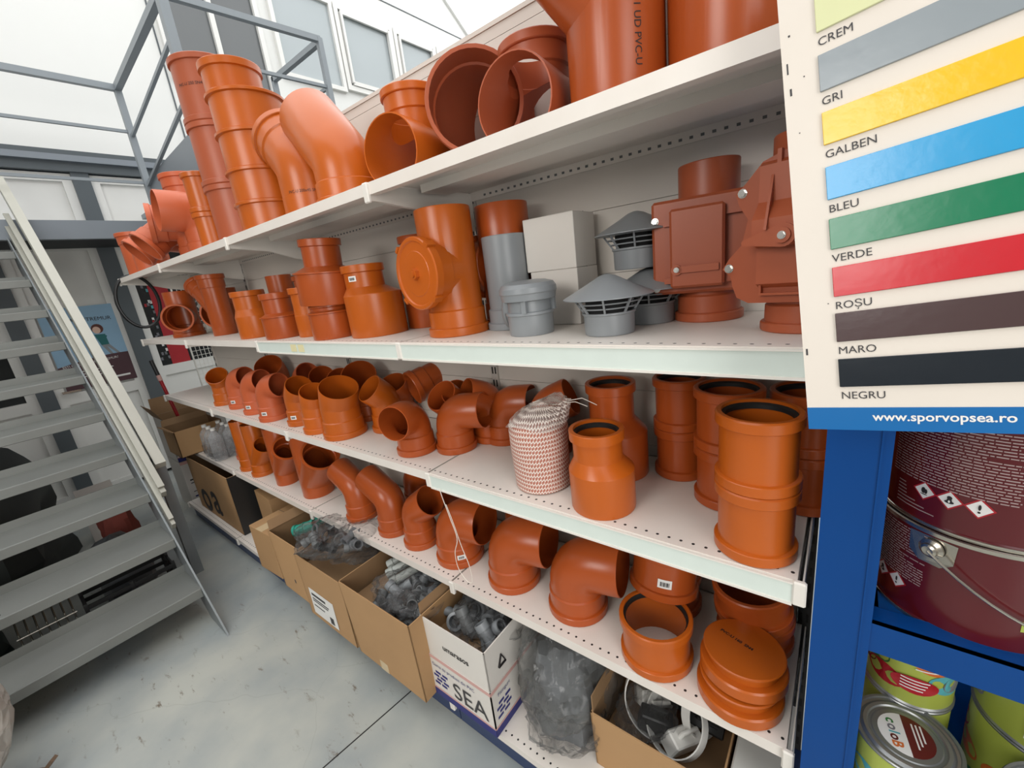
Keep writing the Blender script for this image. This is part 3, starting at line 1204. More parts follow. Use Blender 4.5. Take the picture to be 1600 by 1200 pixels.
TIERS = [('top', 'top'), ('second', 'second'), ('third', 'third'), ('fourth', 'fourth')]
BAY = ['the bay nearest the colour chart', 'the second bay from the colour chart', 'the third bay from the colour chart', 'the far end bay']
for tname, _ in TIERS:
    zt, y0 = LEV[tname]
    for x in XS:
        obj('shelf_bracket', bracket(x, zt, y0), gon, smooth=False)
    for i in range(4):
        x1, x0 = XS[i] - .004, XS[i + 1] + .004
        b = MB()
        d = YB - y0 - .006
        b.box(x0, x1, 0, d, -.0025, 0, M_SHELF)
        b.box(x0, x1, -.0022, 0, -.030, 0, M_SHELF)
        b.box(x0, x1, 0, .022, -.030, -.0275, M_SHELF)
        b.box(x0, x1, d - .003, d, -.030, 0, M_SHELF)
        # stiffening channel below
        b.box(x0 + .04, x1 - .04, .15, .153, -.022, -.0025, M_SHELF)
        b.box(x0 + .04, x1 - .04, .25, .253, -.022, -.0025, M_SHELF)
        b.box(x0 + .04, x1 - .04, .15, .253, -.024, -.022, M_SHELF)
        o = thing('shelf_board', 'white perforated steel shelf board, %s tier, in %s' % (tname, BAY[i]), 'shelf', b, (0, y0, zt), group='white shelf boards', smooth=False)
        if tname == 'top':
            sl = MB()
            for k in range(36):
                sx = x0 + .06 + k * .025
                sl.box(sx, sx + .008, d - .0042, d - .003, -.022, -.016, M_FITG)
            obj('slot_row', sl, o, smooth=False)
        if (tname == 'second' and i in (0, 1)) or (tname == 'third' and i == 0):
            pr_ = MB()
            pr_.box(x0 + .006, x1 - .006, -.006, -.0025, -.050, -.006, M_RAIL)
            pr_.box(x0 + .006, x1 - .006, -.009, -.0025, -.006, -.0025, M_WHITE)
            pr_.box(x0 + .006, x1 - .006, -.009, -.0025, -.052, -.047, M_WHITE)
            obj('price_rail', pr_, o, smooth=False)
            if tname == 'second' and i == 1:
                tk = MB()
                for tx in (-1.66, -1.60):
                    tk.box(tx - .022, tx + .022, -.0075, -.0062, -.040, -.012, mat('yellow_tape', (236, 226, 178), .5))
                obj('tape_scrap', tk, o, smooth=False)
for i in range(4):
    x1, x0 = XS[i] - .004, XS[i + 1] + .004
    b = MB()
    b.box(x0, x1, 0, .455, -.0025, 0, M_SHELF)
    b.box(x0, x1, -.0022, 0, -.026, 0, M_SHELF)
    thing('base_deck', 'white perforated base deck above the kick plate, in %s' % BAY[i], 'shelf', b, (0, -.084, .134), group='white base decks', smooth=False)
for x in XS[:]:
    obj('base_foot', MB().box(x - .02, x + .02, -.048, YB, 0, .106, M_NAVY), gon, smooth=False)
    obj('base_clip', MB().bevbox(x - .012, x + .012, -.092, -.078, .085, .125, .003, M_WHITE), gon, smooth=False)

# ================================================================ pipe fittings on the shelves
Z1, Z2, Z3, Z4, ZD = 1.8675, 1.4345, 1.0025, .5715, .1345

# ---- third tier, front row of elbows
G = 'orange elbows on the third tier'
elbow(.125, 45, -3.035, .107, Z3, -35, M_ORANGE, 'orange pipe elbow at the far left end of the third tier row, mouth turned up', G)
elbow(.125, 82, -2.809, .115, Z3, 16, M_PINK, 'faded pinkish elbow, first of three with stickers from the left', G, stick=-62, L1=.115, L2=.045)
elbow(.125, 82, -2.549, .100, Z3, 16, M_PINK, 'faded pinkish elbow, middle of the three with stickers', G, stick=-62, L1=.115, L2=.045)
elbow(.125, 82, -2.291, .078, Z3, 16, M_PINK, 'faded pinkish elbow with dark open mouth, nearest of the three with stickers', G, stick=-62, L1=.115, L2=.045)
elbow(.125, 45, -2.039, .108, Z3, -5, M_ORANGE, 'orange elbow with a sticker, right of the pinkish elbows', G, stick=-62)
elbow(.125, 30, -1.828, .083, Z3, -12, M_ORANGE, 'narrow plain orange elbow between the stickered one and the large open one', G)
elbow(.16, 30, -1.648, .100, Z3, -12, M_ORANGE, 'large orange shallow elbow at the shelf edge, wide mouth facing up', G)
elbow(.125, 45, -1.500, .225, Z3, -95, M_ORANGE, 'orange elbow behind the large shallow one, its mouth tilted to the aisle', G, L2=.06)
elbow(.125, 87, -1.184, .112, Z3, -72, M_BROWN, 'orange elbow with round mouth facing straight out to the aisle', G, L2=.055)
elbow(.125, 87, -1.052, .188, Z3, 16, M_BROWN, 'orange right-angle elbow pointing right, beside the shelf joint', G, L2=.075)
elbow(.125, 87, -.925, .322, Z3, 14, M_BROWN, 'orange right-angle elbow at the back, between front elbow and netted roll', G, L2=.06)
elbow(.125, 67, -.72, .300, Z3, 20, M_BROWN, 'orange elbow mostly hidden behind the netted roll', G)
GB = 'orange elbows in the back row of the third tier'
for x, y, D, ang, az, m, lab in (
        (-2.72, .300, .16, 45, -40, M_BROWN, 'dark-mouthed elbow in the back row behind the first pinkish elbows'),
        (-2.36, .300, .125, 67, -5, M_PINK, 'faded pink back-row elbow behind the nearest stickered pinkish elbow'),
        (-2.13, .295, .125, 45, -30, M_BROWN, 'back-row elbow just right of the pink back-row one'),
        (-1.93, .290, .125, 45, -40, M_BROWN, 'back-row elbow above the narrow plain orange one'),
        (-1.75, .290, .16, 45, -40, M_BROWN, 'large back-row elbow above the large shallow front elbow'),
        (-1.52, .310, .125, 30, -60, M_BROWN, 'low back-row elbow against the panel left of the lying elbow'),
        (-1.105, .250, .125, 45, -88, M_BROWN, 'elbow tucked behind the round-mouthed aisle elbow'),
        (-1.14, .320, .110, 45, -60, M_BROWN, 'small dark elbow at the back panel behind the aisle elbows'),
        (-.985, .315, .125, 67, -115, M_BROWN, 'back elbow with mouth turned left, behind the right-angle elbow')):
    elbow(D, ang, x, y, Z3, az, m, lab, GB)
elbow(.125, 45, -1.40, .30, Z3 + .165, -150, M_BROWN, 'orange elbow lying on top of the others, socket end leaning on the back panel', GB,
      rot=(R(72), R(38), R(150)))

# ---- third tier, right bay
net = thing('netted_roll', 'roll of pinkish rings bundled in a knitted white net', 'netted roll', None, (-.622, .108, Z3))
prof = [(0, .070), (.004, .079), (.10, .081), (.17, .083), (.195, .078), (.205, .066), (.207, .03), (.206, .002)]
nb = MB()
rs = []
for z, r in prof:
    rs.append([(r * math.cos(2 * PI * j / 48) * (1 + .02 * math.sin(3 * 2 * PI * j / 48 + z * 30)), r * math.sin(2 * PI * j / 48), z) for j in range(48)])
nb.rings(rs, M_NET, cap0=True, cap1=True)
obj('wrapped_rings', nb, net)
tp = MB()
rs = []
for i in range(9):
    f = i / 8
    ring = []
    for j in range(56):
        a = 2 * PI * j / 56
        fold = 1 + .10 * f * math.sin(a * 14 + f * 3) + .05 * math.sin(a * 5)
        r = .082 * (1 - .55 * f) * fold + .004
        ring.append((r * math.cos(a) + .045 * f, r * math.sin(a) + .03 * f, .19 + .055 * f ** .8 + .008 * math.sin(a * 3 + 2 * f)))
    rs.append(ring)
tp.rings(rs, M_NETW, cap1=True)
obj('gathered_net', tp, net)
tl = MB()
random.seed(5)
for k in range(5):
    a = random.uniform(0, 2 * PI)
    p0 = Vector((.045 + .03 * math.cos(a), .03 + .03 * math.sin(a), .24))
    tl.rod([p0, p0 + Vector((.03 * math.cos(a) + .02, .03 * math.sin(a), .012)), p0 + Vector((.06 * math.cos(a) + .03, .05 * math.sin(a), random.uniform(-.03, .025)))], .0012, M_STRING, 5)
obj('net_strands', tl, net)

G = 'reducers and couplings on the third tier'
r1 = reducer(.16, .110, .105, .026, .075, .006, -.421, .080, Z3, -160, M_ORANGE, 'orange reducer at the shelf edge, wide base and black seal ring on top', G)
r2 = reducer(.16, .115, .130, .035, .10, .018, -.455, .262, Z3, 170, M_BROWN, 'tall orange reducer standing right behind the netted roll', G)
c = coupler(.110, .138, -.303, .322, Z3, M_BROWN, 'lower coupling of the dark orange pair against the back panel', G)
c = coupler(.110, .138, -.303, .322, Z3 + .1385, M_BROWN, 'upper coupling of the dark orange pair against the back panel', G)
coupler(.125, .142, -.166, .232, Z3, M_BROWN, 'lower coupling of the middle stack, behind the front right stack', G)
coupler(.125, .142, -.166, .232, Z3 + .1425, M_BROWN, 'upper coupling of the middle stack, behind the front right stack', G)
coupler(.125, .146, -.083, .070, Z3, M_ORANGE, 'lower coupling of the front right stack at the shelf corner', G)
coupler(.125, .146, -.083, .070, Z3 + .1465, M_ORANGE, 'upper coupling of the front right stack, open mouth below the colour chart', G)
coupler(.125, .136, -.018, .290, Z3, M_BROWN, 'lower coupling of the dark stack at the shelf end beside the blue post', G)
coupler(.125, .136, -.018, .290, Z3 + .1365, M_BROWN, 'upper coupling of the dark stack at the shelf end, below the colour chart corner', G)

# ---- fourth tier
G = 'branches and elbows on the fourth tier'
tee(.110, .33, M_ORANGE, .110, .12, 45, .20, -2.935, .100, Z4, 110, 'leftmost orange branch on the fourth tier, beside the bottle pack', G)
tee(.110, .33, M_ORANGE, .110, .085, 45, .18, -2.755, .100, Z4, 0, 'second orange branch from the left on the fourth tier, side mouth low', G, bsock=False)
tee(.125, .345, M_BROWN, .125, .085, 45, .235, -2.465, .118, Z4, -8, 'third orange branch, raised socket mouth next to the shelf bracket', G, bot='spig')
tee(.16, .36, M_BROWN, .16, .085, 45, .265, -2.150, .138, Z4, -8, 'largest orange branch with wide dark mouth, right of the bracket', G, bot='spig')
elbow(.125, 67, -1.700, .115, Z4, 178, M_BROWN, 'orange elbow bent away to the left, first after the branches', G, L2=.11)
elbow(.125, 67, -1.460, .122, Z4, 178, M_BROWN, 'orange elbow bent away to the left, second after the branches', G, L2=.125)
elbow(.125, 55, -1.283, .122, Z4, 5, M_BROWN, 'orange elbow with dark mouth facing up right, left of the string', G, L2=.08)
e = elbow(.16, 87, -1.075, .136, Z4, 8, M_BROWN, 'large right-angle elbow behind the hanging string', G, stick=-40)
elbow(.16, 87, -.816, .141, Z4, 10, M_BROWN, 'large right-angle elbow in the middle of the row, right of the string', G, L2=.075)
elbow(.16, 87, -.566, .142, Z4, 10, M_BROWN, 'nearest large right-angle elbow, beside the open couplings', G, L2=.075)
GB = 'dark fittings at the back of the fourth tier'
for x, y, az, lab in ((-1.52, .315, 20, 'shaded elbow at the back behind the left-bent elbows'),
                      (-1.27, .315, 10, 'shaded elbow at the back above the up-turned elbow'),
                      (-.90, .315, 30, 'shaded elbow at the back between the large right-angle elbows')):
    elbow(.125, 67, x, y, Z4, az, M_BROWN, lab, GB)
coupler(.16, .125, -.306, .100, Z4, M_ORANGE, 'open orange coupling on the fourth tier edge, grey shelf seen through it', 'couplings on the fourth tier')
o = coupler(.16, .125, -.325, .215, Z4 + .118, M_BROWN, 'tilted orange coupling with a price sticker leaning on the open one', 'couplings on the fourth tier', rot=(R(-12), R(3), 0))
sticker(o, .0858, R(-72), .052, .036, .024)
coupler(.16, .118, -.335, .297, Z4, M_BROWN, 'coupling hidden at the back under the tilted one', 'couplings on the fourth tier')
coupler(.16, .085, -.105, .285, Z4, M_BROWN, 'lower of two orange rings behind the end caps', 'couplings on the fourth tier', rot=(0, 0, 0), seal=False)
coupler(.16, .095, -.108, .272, Z4 + .092, M_BROWN, 'upper orange ring behind the end caps, tilted forward', 'couplings on the fourth tier', rot=(R(5), R(-4), 0), seal=False)


def cap_mb(D, m):
    """pipe end plug: flat flange on top of a short spigot with a collar at the foot"""
    r = D / 2
    st = [(0, r + RIM - .003), (.003, r + RIM), (.026, r + RIM), (.030, r + RIM - .003), (.0305, r - .004), (.052, r - .002), (.054, r + .004), (.056, r + .0055),
          (.0585, r + .0055), (.060, r + .003)]
    mb = MB()
    rs = [ring_at((0, 0, s), (0, 0, 1), q, 48) for s, q in st]
    mb.rings(rs, m, cap0=True, cap1=True)
    return mb


for k, (dx, dy, rot, lab) in enumerate(((0, 0, (0, 0, 0), 'lower orange end cap at the shelf corner, under the printed one'),
                                        (.004, .012, (R(-2), R(1), 0), 'upper orange end cap with a flat disc and printed line'))):
    z = Z4 + .062 * k
    oc = thing('end_cap', lab, 'pipe cap', cap_mb(.16, M_ORANGE), (-.107 + dx, .094 + dy, z), rot, 'end caps on the fourth tier')
    if k:
        pm = text_mesh('PVC-U 160  SN4', .011, M_INK, .0004)
        t_ = obj('printed_text', pm, oc, (-.055, .022, .0606), (0, 0, R(-18)))

# string hanging from the third tier rail
sp = [(-.945, -.012, .962), (-.935, -.014, .93), (-.915, -.016, .87), (-.895, -.018, .80), (-.915, -.020, .74), (-.915, -.018, .68), (-.885, -.018, .645),
      (-.858, -.018, .65), (-.862, -.016, .71), (-.885, -.014, .77), (-.905, -.014, .85), (-.93, -.012, .92)]
cs = []
for i in range(len(sp) - 1):
    a, b = Vector(sp[i]), Vector(sp[i + 1])
    p0, p3 = Vector(sp[max(i - 1, 0)]), Vector(sp[min(i + 2, len(sp) - 1)])
    for k in range(5):
        t = k / 5
        cs.append(.5 * ((2 * a) + (b - p0) * t + (2 * p0 - 5 * a + 4 * b - p3) * t * t + (3 * a - p0 - 3 * b + p3) * t ** 3))
thing('hanging_string', 'thin white string loop hanging from the third tier price rail', 'string', MB().rod(cs, .0013, M_STRING, 6))

# ---- second tier
G = 'fittings on the second tier'
tee(.16, .29, M_BROWN, .150, .125, 0, .16, -3.40, .120, Z2, -28, 'orange tee at the left end of the second tier, round mouth facing out', G)
tee(.16, .27, M_BROWN, .150, .125, 0, .16, -3.07, .260, Z2, -40, 'second orange tee, partly hidden behind the slanted branch', G)
tee(.125, .345, M_BROWN, .110, .13, 45, .25, -2.865, .155, Z2, -172, 'orange branch standing on its narrow end, side socket up left', G, bot='spig', top='sock')
o = reducer(.16, .125, .105, .03, .085, -.008, -2.225, .085, Z2, 0, M_ORANGE, 'leftmost bright orange reducer with a small side spout', G)
obj('side_spout', MB().rod([(-.07, -.01, .155), (-.092, -.012, .16), (-.098, -.012, .17)], .010, M_PINK, 10), o)
thing('pipe_piece', 'dark orange plain pipe standing at the back, above the bright reducers', 'pipe', shell([((0, 0, 0), (0, 0, 1), .0625), ((0, 0, .285), (0, 0, 1), .0625)],
      [((0, 0, 0), (0, 0, 1), .0583), ((0, 0, .285), (0, 0, 1), .0583)], M_BROWN), (-2.36, .305, Z2), group=G)
coupler(.110, .26, -2.06, .300, Z2, M_BROWN, 'dark coupling with black ring at the back, behind the second reducer', G)
reducer(.16, .110, .095, .012, .085, .006, -1.915, .075, Z2, 180, M_BROWN, 'second reducer from the left with a flared grooved neck', G, lip=True)
reducer(.125, .110, .09, .035, .075, 0, -1.735, .115, Z2, 0, M_ORANGE, 'small reducer squeezed between the grooved one and the two-piece stack', G)
reducer(.16, .125, .098, .006, .02, 0, -1.496, .072, Z2, 0, M_BROWN, 'lower reducer cup of the two-piece stack', G, lip=True, seal=False)
reducer(.215, .125, .115, .020, .095, .022, -1.500, .085, Z2 + .126, 160, M_BROWN, 'upper reducer of the two-piece stack, tilted on the cup', G, rot=(R(2), R(-3), R(160)), lip=True)
o = reducer(.20, .125, .145, .025, .075, .026, -1.298, .133, Z2, -170, M_ORANGE, 'large orange eccentric reducer with a price sticker on its neck', G)
sticker(o, .0685, R(-70 + 170), .20, .030, .018, .026)
o = coupler(.110, .14, -1.215, .300, Z2 + .17, M_BROWN, 'dark reducer socket at the back behind the stickered reducer', G)
o.data = reducer_mb(.16, .110, .20, .025, .10, 0, M_BROWN).mesh('pipe_reducer')
o.name = 'pipe_reducer'
o['category'] = 'pipe reducer'
o.location.z = Z2
bpy.data.objects[o.children[0].name].location.z = .185
G2 = 'inspection tees with round covers'


def inspection_tee(x, y, az, label):
    o = tee(.16, .355, M_ORANGE if y < .2 else M_BROWN, .16, .185, 0, .115, x, y, Z2, az, label, G2, name='inspection_tee')
    m = M_ORANGE if y < .2 else M_BROWN
    cb = MB()
    rc = .160 / 2 + .019
    ax = lambda s, q: ring_at((s, 0, .185), (1, 0, 0), q, 48)
    cb.rings([ax(s, q) for s, q in ((.098, rc - .003), (.100, rc), (.120, rc), (.123, rc - .003), (.123, rc - .011), (.119, rc - .014), (.119, .062), (.1205, .060), (.1205, .001))], m, cap0=True)
    obj('round_cover', cb, o)
    nut = MB()
    hexa = [(.016 * math.cos(PI / 3 * k), .016 * math.sin(PI / 3 * k)) for k in range(6)]
    T = Matrix.Translation((.12, 0, .185)) @ Matrix.Rotation(PI / 2, 4, 'Y')
    nut.prism(hexa, 0, .011, m, T)
    nut.prism([(.008 * math.cos(PI / 8 * k), .008 * math.sin(PI / 8 * k)) for k in range(16)], .011, .015, m, T)
    obj('centre_nut', nut, o, smooth=False)
    for k in range(4):
        a = R(45 + 90 * k)
        lug = MB()
        T2 = Matrix.Translation((.112, rc * math.cos(a), .185 + rc * math.sin(a))) @ Matrix.Rotation(a, 4, 'X')
        lug.box(-.014, .013, -.002, .006, -.009, .009, m, T2)
        obj('locking_lug', lug, o, smooth=False)
    return o


inspection_tee(-.895, .135, -97, 'orange inspection tee with a round bolted cover facing the aisle')
inspection_tee(-.803, .290, 178, 'darker inspection tee behind the front one, mostly hidden')


def straight(D, h, m, sock=.06):
    r = D / 2
    st = socket_prof(D, sock) + [(h - .002, r), (h, r - .001)]
    inn = [(0, r + .001), (sock - .004, r + .001), (sock, r - TH), (h, r - TH)]
    return shell([((0, 0, s), (0, 0, 1), q) for s, q in st], [((0, 0, s), (0, 0, 1), q) for s, q in inn], m)


thing('grey_pipe', 'tall grey pipe socket standing left of the white boxes', 'pipe', straight(.125, .262, M_GREY), (-.757, .225, Z2), group='grey pipes on the second tier')
thing('grey_pipe', 'dark grey pipe at the back between the grey socket and the white box', 'pipe', straight(.075, .262, M_DGREY), (-.714, .338, Z2), group='grey pipes on the second tier')


def vent_valve(x, y, z, label, m):
    r = .058
    o = thing('air_valve', label, 'valve', None, (x, y, z), group='grey air valves')
    st = [(0, r - .001), (.003, r), (.05, r + .001), (.052, r + .005), (.058, r + .005), (.06, r - .002), (.075, r - .002), (.092, r - .004)]
    obj('valve_body', solid([((0, 0, s), (0, 0, 1), q) for s, q in st], m), o)
    lid = MB()
    rs = []
    for s, q in ((.086, r + .004), (.088, r + .011), (.103, r + .013), (.106, r + .016), (.118, r + .015), (.128, r + .008), (.134, r * .8), (.136, r * .4), (.1365, .001)):
        rs.append([(q * (1 + (.012 if (j % 2 and .087 < s < .104) else 0)) * math.cos(2 * PI * j / 72), q * (1 + (.012 if (j % 2 and .087 < s < .104) else 0)) * math.sin(2 * PI * j / 72), s) for j in range(72)])
    lid.rings(rs, m, cap0=True)
    obj('valve_lid', lid, o)
    for k in range(4):
        a = PI / 2 * k + .4
        cl = MB().bar((math.cos(a) * (r + .003), math.sin(a) * (r + .003), .058), (math.cos(a) * (r + .003), math.sin(a) * (r + .003), .092), .008, .014, m)
        obj('clip', cl, o, smooth=False)
    return o


vent_valve(-.613, .118, Z2, 'front grey air valve with a domed ribbed lid', M_GREY)
vv = vent_valve(-.640, .245, Z2 + .0745, 'grey air valve lying on its side behind the front one, ribbed lid edge showing', M_GREY)
vv.location = (-.655, .195, Z2 + .052)
vv.rotation_euler = (R(90), 0, R(-78))
vv.scale = (.7, .7, .6)


def carton_closed(name, label, w, d, h, loc, rz, m=M_CARDW, group=None, seam=True):
    o = thing(name, label, 'box', MB().bevbox(0, w, 0, d, 0, h, .0015, m), loc, (0, 0, R(rz)), group, smooth=False)
    if seam:
        f = MB()
        f.box(0, w, d * .5 - .0008, d * .5 + .0008, h, h + .0008, M_INKG)
        obj('box_flap', f, o, smooth=False)
    return o


carton_closed('white_box', 'lower plain white box behind the grey fittings', .150, .12, .150, (-.686, .243, Z2), 0, group='plain white boxes')
carton_closed('white_box', 'upper plain white box stacked behind the grey fittings', .157, .125, .142, (-.694, .240, Z2 + .1505), 1.5, group='plain white boxes')


def roof_cowl(x, y, z, label, hide=False):
    o = thing('roof_cowl', label, 'vent cowl', None, (x, y, z), group='grey vent cowls')
    r = .0555
    obj('collar', shell([((0, 0, s), (0, 0, 1), q) for s, q in ((0, r - .001), (.002, r), (.044, r + .001), (.046, r + .004), (.050, r + .004))],
                        [((0, 0, 0), (0, 0, 1), r - .004), ((0, 0, .05), (0, 0, 1), r - .004)], M_GREY), o)
    obj('inner_mesh', shell([((0, 0, .048), (0, 0, 1), r - .006), ((0, 0, .086), (0, 0, 1), r - .004)], [((0, 0, .048), (0, 0, 1), r - .010), ((0, 0, .086), (0, 0, 1), r - .008)], M_DARKHOLE), o)
    cg = MB()
    for q, s in ((r + .006, .060), (r + .014, .071), (r + .022, .082)):
        cg.rod([(q * math.cos(2 * PI * j / 40), q * math.sin(2 * PI * j / 40), s) for j in range(40)], .0017, M_GREY, 6, closed=True)
    for k in range(8):
        a = 2 * PI * k / 8 + .3
        cg.bar((math.cos(a) * r, math.sin(a) * r, .048), (math.cos(a) * (r + .028), math.sin(a) * (r + .028), .090), .004, .004, M_GREY)
    obj('cage', cg, o)
    cp_ = MB()
    R2 = .1
    rs = [[(q * math.cos(2 * PI * j / 48), q * math.sin(2 * PI * j / 48), s) for j in range(48)] for q, s in
          ((.001, .078), (R2 - .006, .082), (R2, .0825), (R2, .0845), (R2 * .5, .110), (.018, .1275), (.006, .131), (.001, .1315))]
    cp_.rings(rs, M_GREY)
    obj('cone_cap', cp_, o)
    return o


roof_cowl(-.392, .114, Z2, 'front grey vent cowl with a pointed cap at the shelf edge')
roof_cowl(-.350, .262, Z2, 'lower grey vent cowl of the pair behind the front one')
roof_cowl(-.378, .262, Z2 + .133, 'upper grey vent cowl stacked on the rear one')
bpy.data.objects['roof_cowl.002'].location.z = Z2 + .1325


def bolt(parent, x, y, z, r=.0062, d=.006):
    T = Matrix.Translation((x, y, z)) @ Matrix.Rotation(PI / 2, 4, 'X')
    mb = MB()
    mb.prism([(r * math.cos(PI / 3 * k), r * math.sin(PI / 3 * k)) for k in range(6)], 0, d, M_CHROME, T)
    mb.prism([(r * 1.25 * math.cos(PI / 8 * k), r * 1.25 * math.sin(PI / 8 * k)) for k in range(16)], -.001, .0012, M_CHROME, T)
    return obj('bolt', mb, parent, smooth=False)


# first backwater valve: square plate with a raised cover and a lever
bv = thing('backwater_valve', 'orange backwater valve with a square bolted plate and side lever', 'valve', None, (-.225, .300, Z2), (0, 0, R(8)), 'backwater valves')
obj('valve_pipe', shell([((0, 0, s), (0, 0, 1), q) for s, q in socket_prof(.125, .06) + [(.335, .0625), (.337, .0615)]],
                        [((0, 0, 0), (0, 0, 1), .0585), ((0, 0, .337), (0, 0, 1), .0585)], M_TERRA), bv)
pl = MB()
pl.bevbox(-.108, .100, -.082, -.060, .068, .268, .006, M_TERRA)
pl.bevbox(-.080, .075, -.064, .055, .078, .258, .012, M_TERRA)
obj('valve_plate', pl, bv, smooth=False)
cv = MB()
cv.bevbox(-.066, .040, -.112, -.080, .083, .246, .005, M_TERRA)
cv.box(-.082, -.06, -.090, -.080, .092, .104, M_TERRA)
cv.box(-.082, -.06, -.090, -.080, .214, .226, M_TERRA)
cv.box(.035, .070, -.094, -.080, .222, .240, M_TERRA)
cv.box(.035, .070, -.094, -.080, .088, .106, M_TERRA)
obj('raised_cover', cv, bv, smooth=False)
lv = MB()
lv.bar((-.050, -.115, .122), (.030, -.115, .122), .006, .014, M_TERRA)
lv.prism([(.011 * math.cos(PI / 8 * k), .011 * math.sin(PI / 8 * k)) for k in range(16)], 0, .007, M_TERRA, Matrix.Translation((-.052, -.111, .122)) @ Matrix.Rotation(PI / 2, 4, 'X'))
obj('lever', lv, bv, smooth=False)
bolt(bv, -.052, -.118, .122, .0045, .003)
for x, z in ((-.100, .082), (-.100, .228), (.092, .254), (.092, .082)):
    bolt(bv, x, -.082, z)

# second backwater valve: rounded body with ribs and pointed lever
bw = thing('backwater_valve', 'orange backwater valve with a rounded ribbed body, cut off by the colour chart', 'valve', None, (-.030, .150, Z2), (0, 0, R(-12)), 'backwater valves')
obj('valve_pipe', shell([((0, 0, s), (0, 0, 1), q) for s, q in socket_prof(.110, .05) + [(.325, .055), (.327, .054)]],
                        [((0, 0, 0), (0, 0, 1), .051), ((0, 0, .327), (0, 0, 1), .051)], M_TERRA), bw)
fl = MB()
prof = [(-.055, .056), (-.072, .066), (-.078, .085), (-.082, .105), (-.094, .118), (-.084, .136), (-.066, .158), (-.058, .20), (-.070, .222), (-.076, .243),
        (-.062, .258), (-.04, .286), (0, .300), (.04, .286), (.062, .258), (.076, .243), (.070, .222), (.058, .2), (.066, .158), (.084, .136), (.094, .118), (.082, .105), (.078, .085), (.072, .066), (.055, .056)]
Tm = Matrix(((1, 0, 0, 0), (0, 0, -1, 0), (0, 1, 0, 0), (0, 0, 0, 1)))
fl.prism([(x * 1.18, z) for x, z in prof], .058, .074, M_TERRA, Tm)
fl.bevbox(-.052, .052, -.06, .05, .07, .285, .012, M_TERRA)
obj('flange_plate', fl, bw, smooth=False)
bd = MB()
side = [(-.074, .082), (-.088, .090), (-.088, .150), (-.112, .158), (-.112, .195), (-.086, .222), (-.084, .278), (-.074, .284)]
n = len(side)
vs = [(-.048, y, z) for y, z in side] + [(.048, y, z) for y, z in side]
bd.add(vs, [tuple(range(n)), tuple(range(2 * n - 1, n - 1, -1))] + [(i, n + i, n + (i + 1) % n, (i + 1) % n) for i in range(n)], M_TERRA)
obj('raised_cover', bd, bw, smooth=False)
rb = MB()
rb.add([(-.030, -.088, .215), (-.026, -.088, .215), (-.022, -.124, .178), (-.026, -.124, .178), (-.030, -.086, .262), (-.026, -.086, .262)], [(0, 1, 2, 3), (4, 5, 1, 0), (0, 3, 4), (1, 5, 2), (3, 2, 5, 4)], M_TERRA)
obj('rib', rb, bw, smooth=False)
for x0, x1, z0, z1 in ((-.023, -.017, .278, .298), (.017, .023, .278, .298), (-.045, .045, .070, .074), (-.045, -.041, .0741, .092)):
    obj('rib', MB().box(x0, x1, -.084, -.072, z0, z1, M_TERRA), bw, smooth=False)
lv = MB()
T = Matrix.Translation((0, -.112, .165)) @ Matrix.Rotation(PI / 2, 4, 'X')
pts = [(-.062, -.004), (-.06, -.008)] + [(.0 + .018 * math.cos(R(a)), .002 + .018 * math.sin(R(a))) for a in range(-100, 101, 20)] + [(-.06, .0)]
lv.prism(pts, 0, .005, M_TERRA, T)
lv.prism([(.012 * math.cos(PI / 8 * k), .002 + .012 * math.sin(PI / 8 * k)) for k in range(16)], .005, .010, M_TERRA, T)
obj('lever', lv, bw, smooth=False)
bolt(bw, 0, -.122, .167, .005, .003)
for x, z in ((-.078, .243), (-.099, .119), (.078, .243), (.099, .119)):
    bolt(bw, x, -.074, z)

# ---- top tier
G = 'fittings stacked on the top tier'
S200, S160 = .20, .16


def column(x, y, D, hs, z0, m, labels, group):
    z = z0
    for h, lab in zip(hs, labels):
        coupler(D, h, x, y, z, m, lab, group, seal=False)
        z += h + .0005
    return z


GC = 'tall coupling columns on the top tier'
back = column(-2.235, .165, .24, (.246, .246, .246), Z1, M_TERRA,
              ('lowest coupling of the taller rear column', 'middle coupling of the taller rear column', 'topmost coupling of the taller rear column, faint print on it'), GC)
o = [q for q in bpy.data.objects if q.get('label', '').startswith('topmost coupling')][0]
print_on(o, 'PVC-U 250 SN4', .016, .1252, R(-80), .13)


def ring_sleeve(D, h, m):
    """sleeve with a thin collar at its upper end"""
    r = D / 2
    st = [(0, r - .001), (.002, r), (h - .014, r), (h - .011, r + .009), (h - .002, r + .009), (h, r + .006)]
    return shell([((0, 0, s), (0, 0, 1), q) for s, q in st], [((0, 0, 0), (0, 0, 1), r - .005), ((0, 0, h), (0, 0, 1), r - .005)], m, 44)


z = Z1
for h, lab in ((.105, 'bottom sleeve of the nearer orange column'), (.115, 'second sleeve from the bottom of the nearer orange column'),
               (.130, 'third sleeve of the nearer orange column'), (.128, 'wide fourth sleeve of the nearer orange column')):
    thing('pipe_sleeve', lab, 'pipe coupling', ring_sleeve(.255, h, M_ORANGE), (-1.84, .120, z), group='sleeves of the nearer column')
    z += h + .0005
reducer(.235, .19, .03, .02, .095, -.035, -1.845, .118, z - .03, 20, M_ORANGE, 'top reducer socket capping the nearer orange column', 'sleeves of the nearer column', seal=False)
GS = 'small coupling column on the top tier'
coupler(.125, .180, -2.50, .115, Z1, M_ORANGE, 'lower coupling of the short column left of the tall ones', GS, seal=False)
coupler(.125, .180, -2.50, .115, Z1 + .1805, M_ORANGE, 'upper coupling of the short column left of the tall ones', GS, seal=False)
GL = 'tumbled fittings at the far end of the top tier'


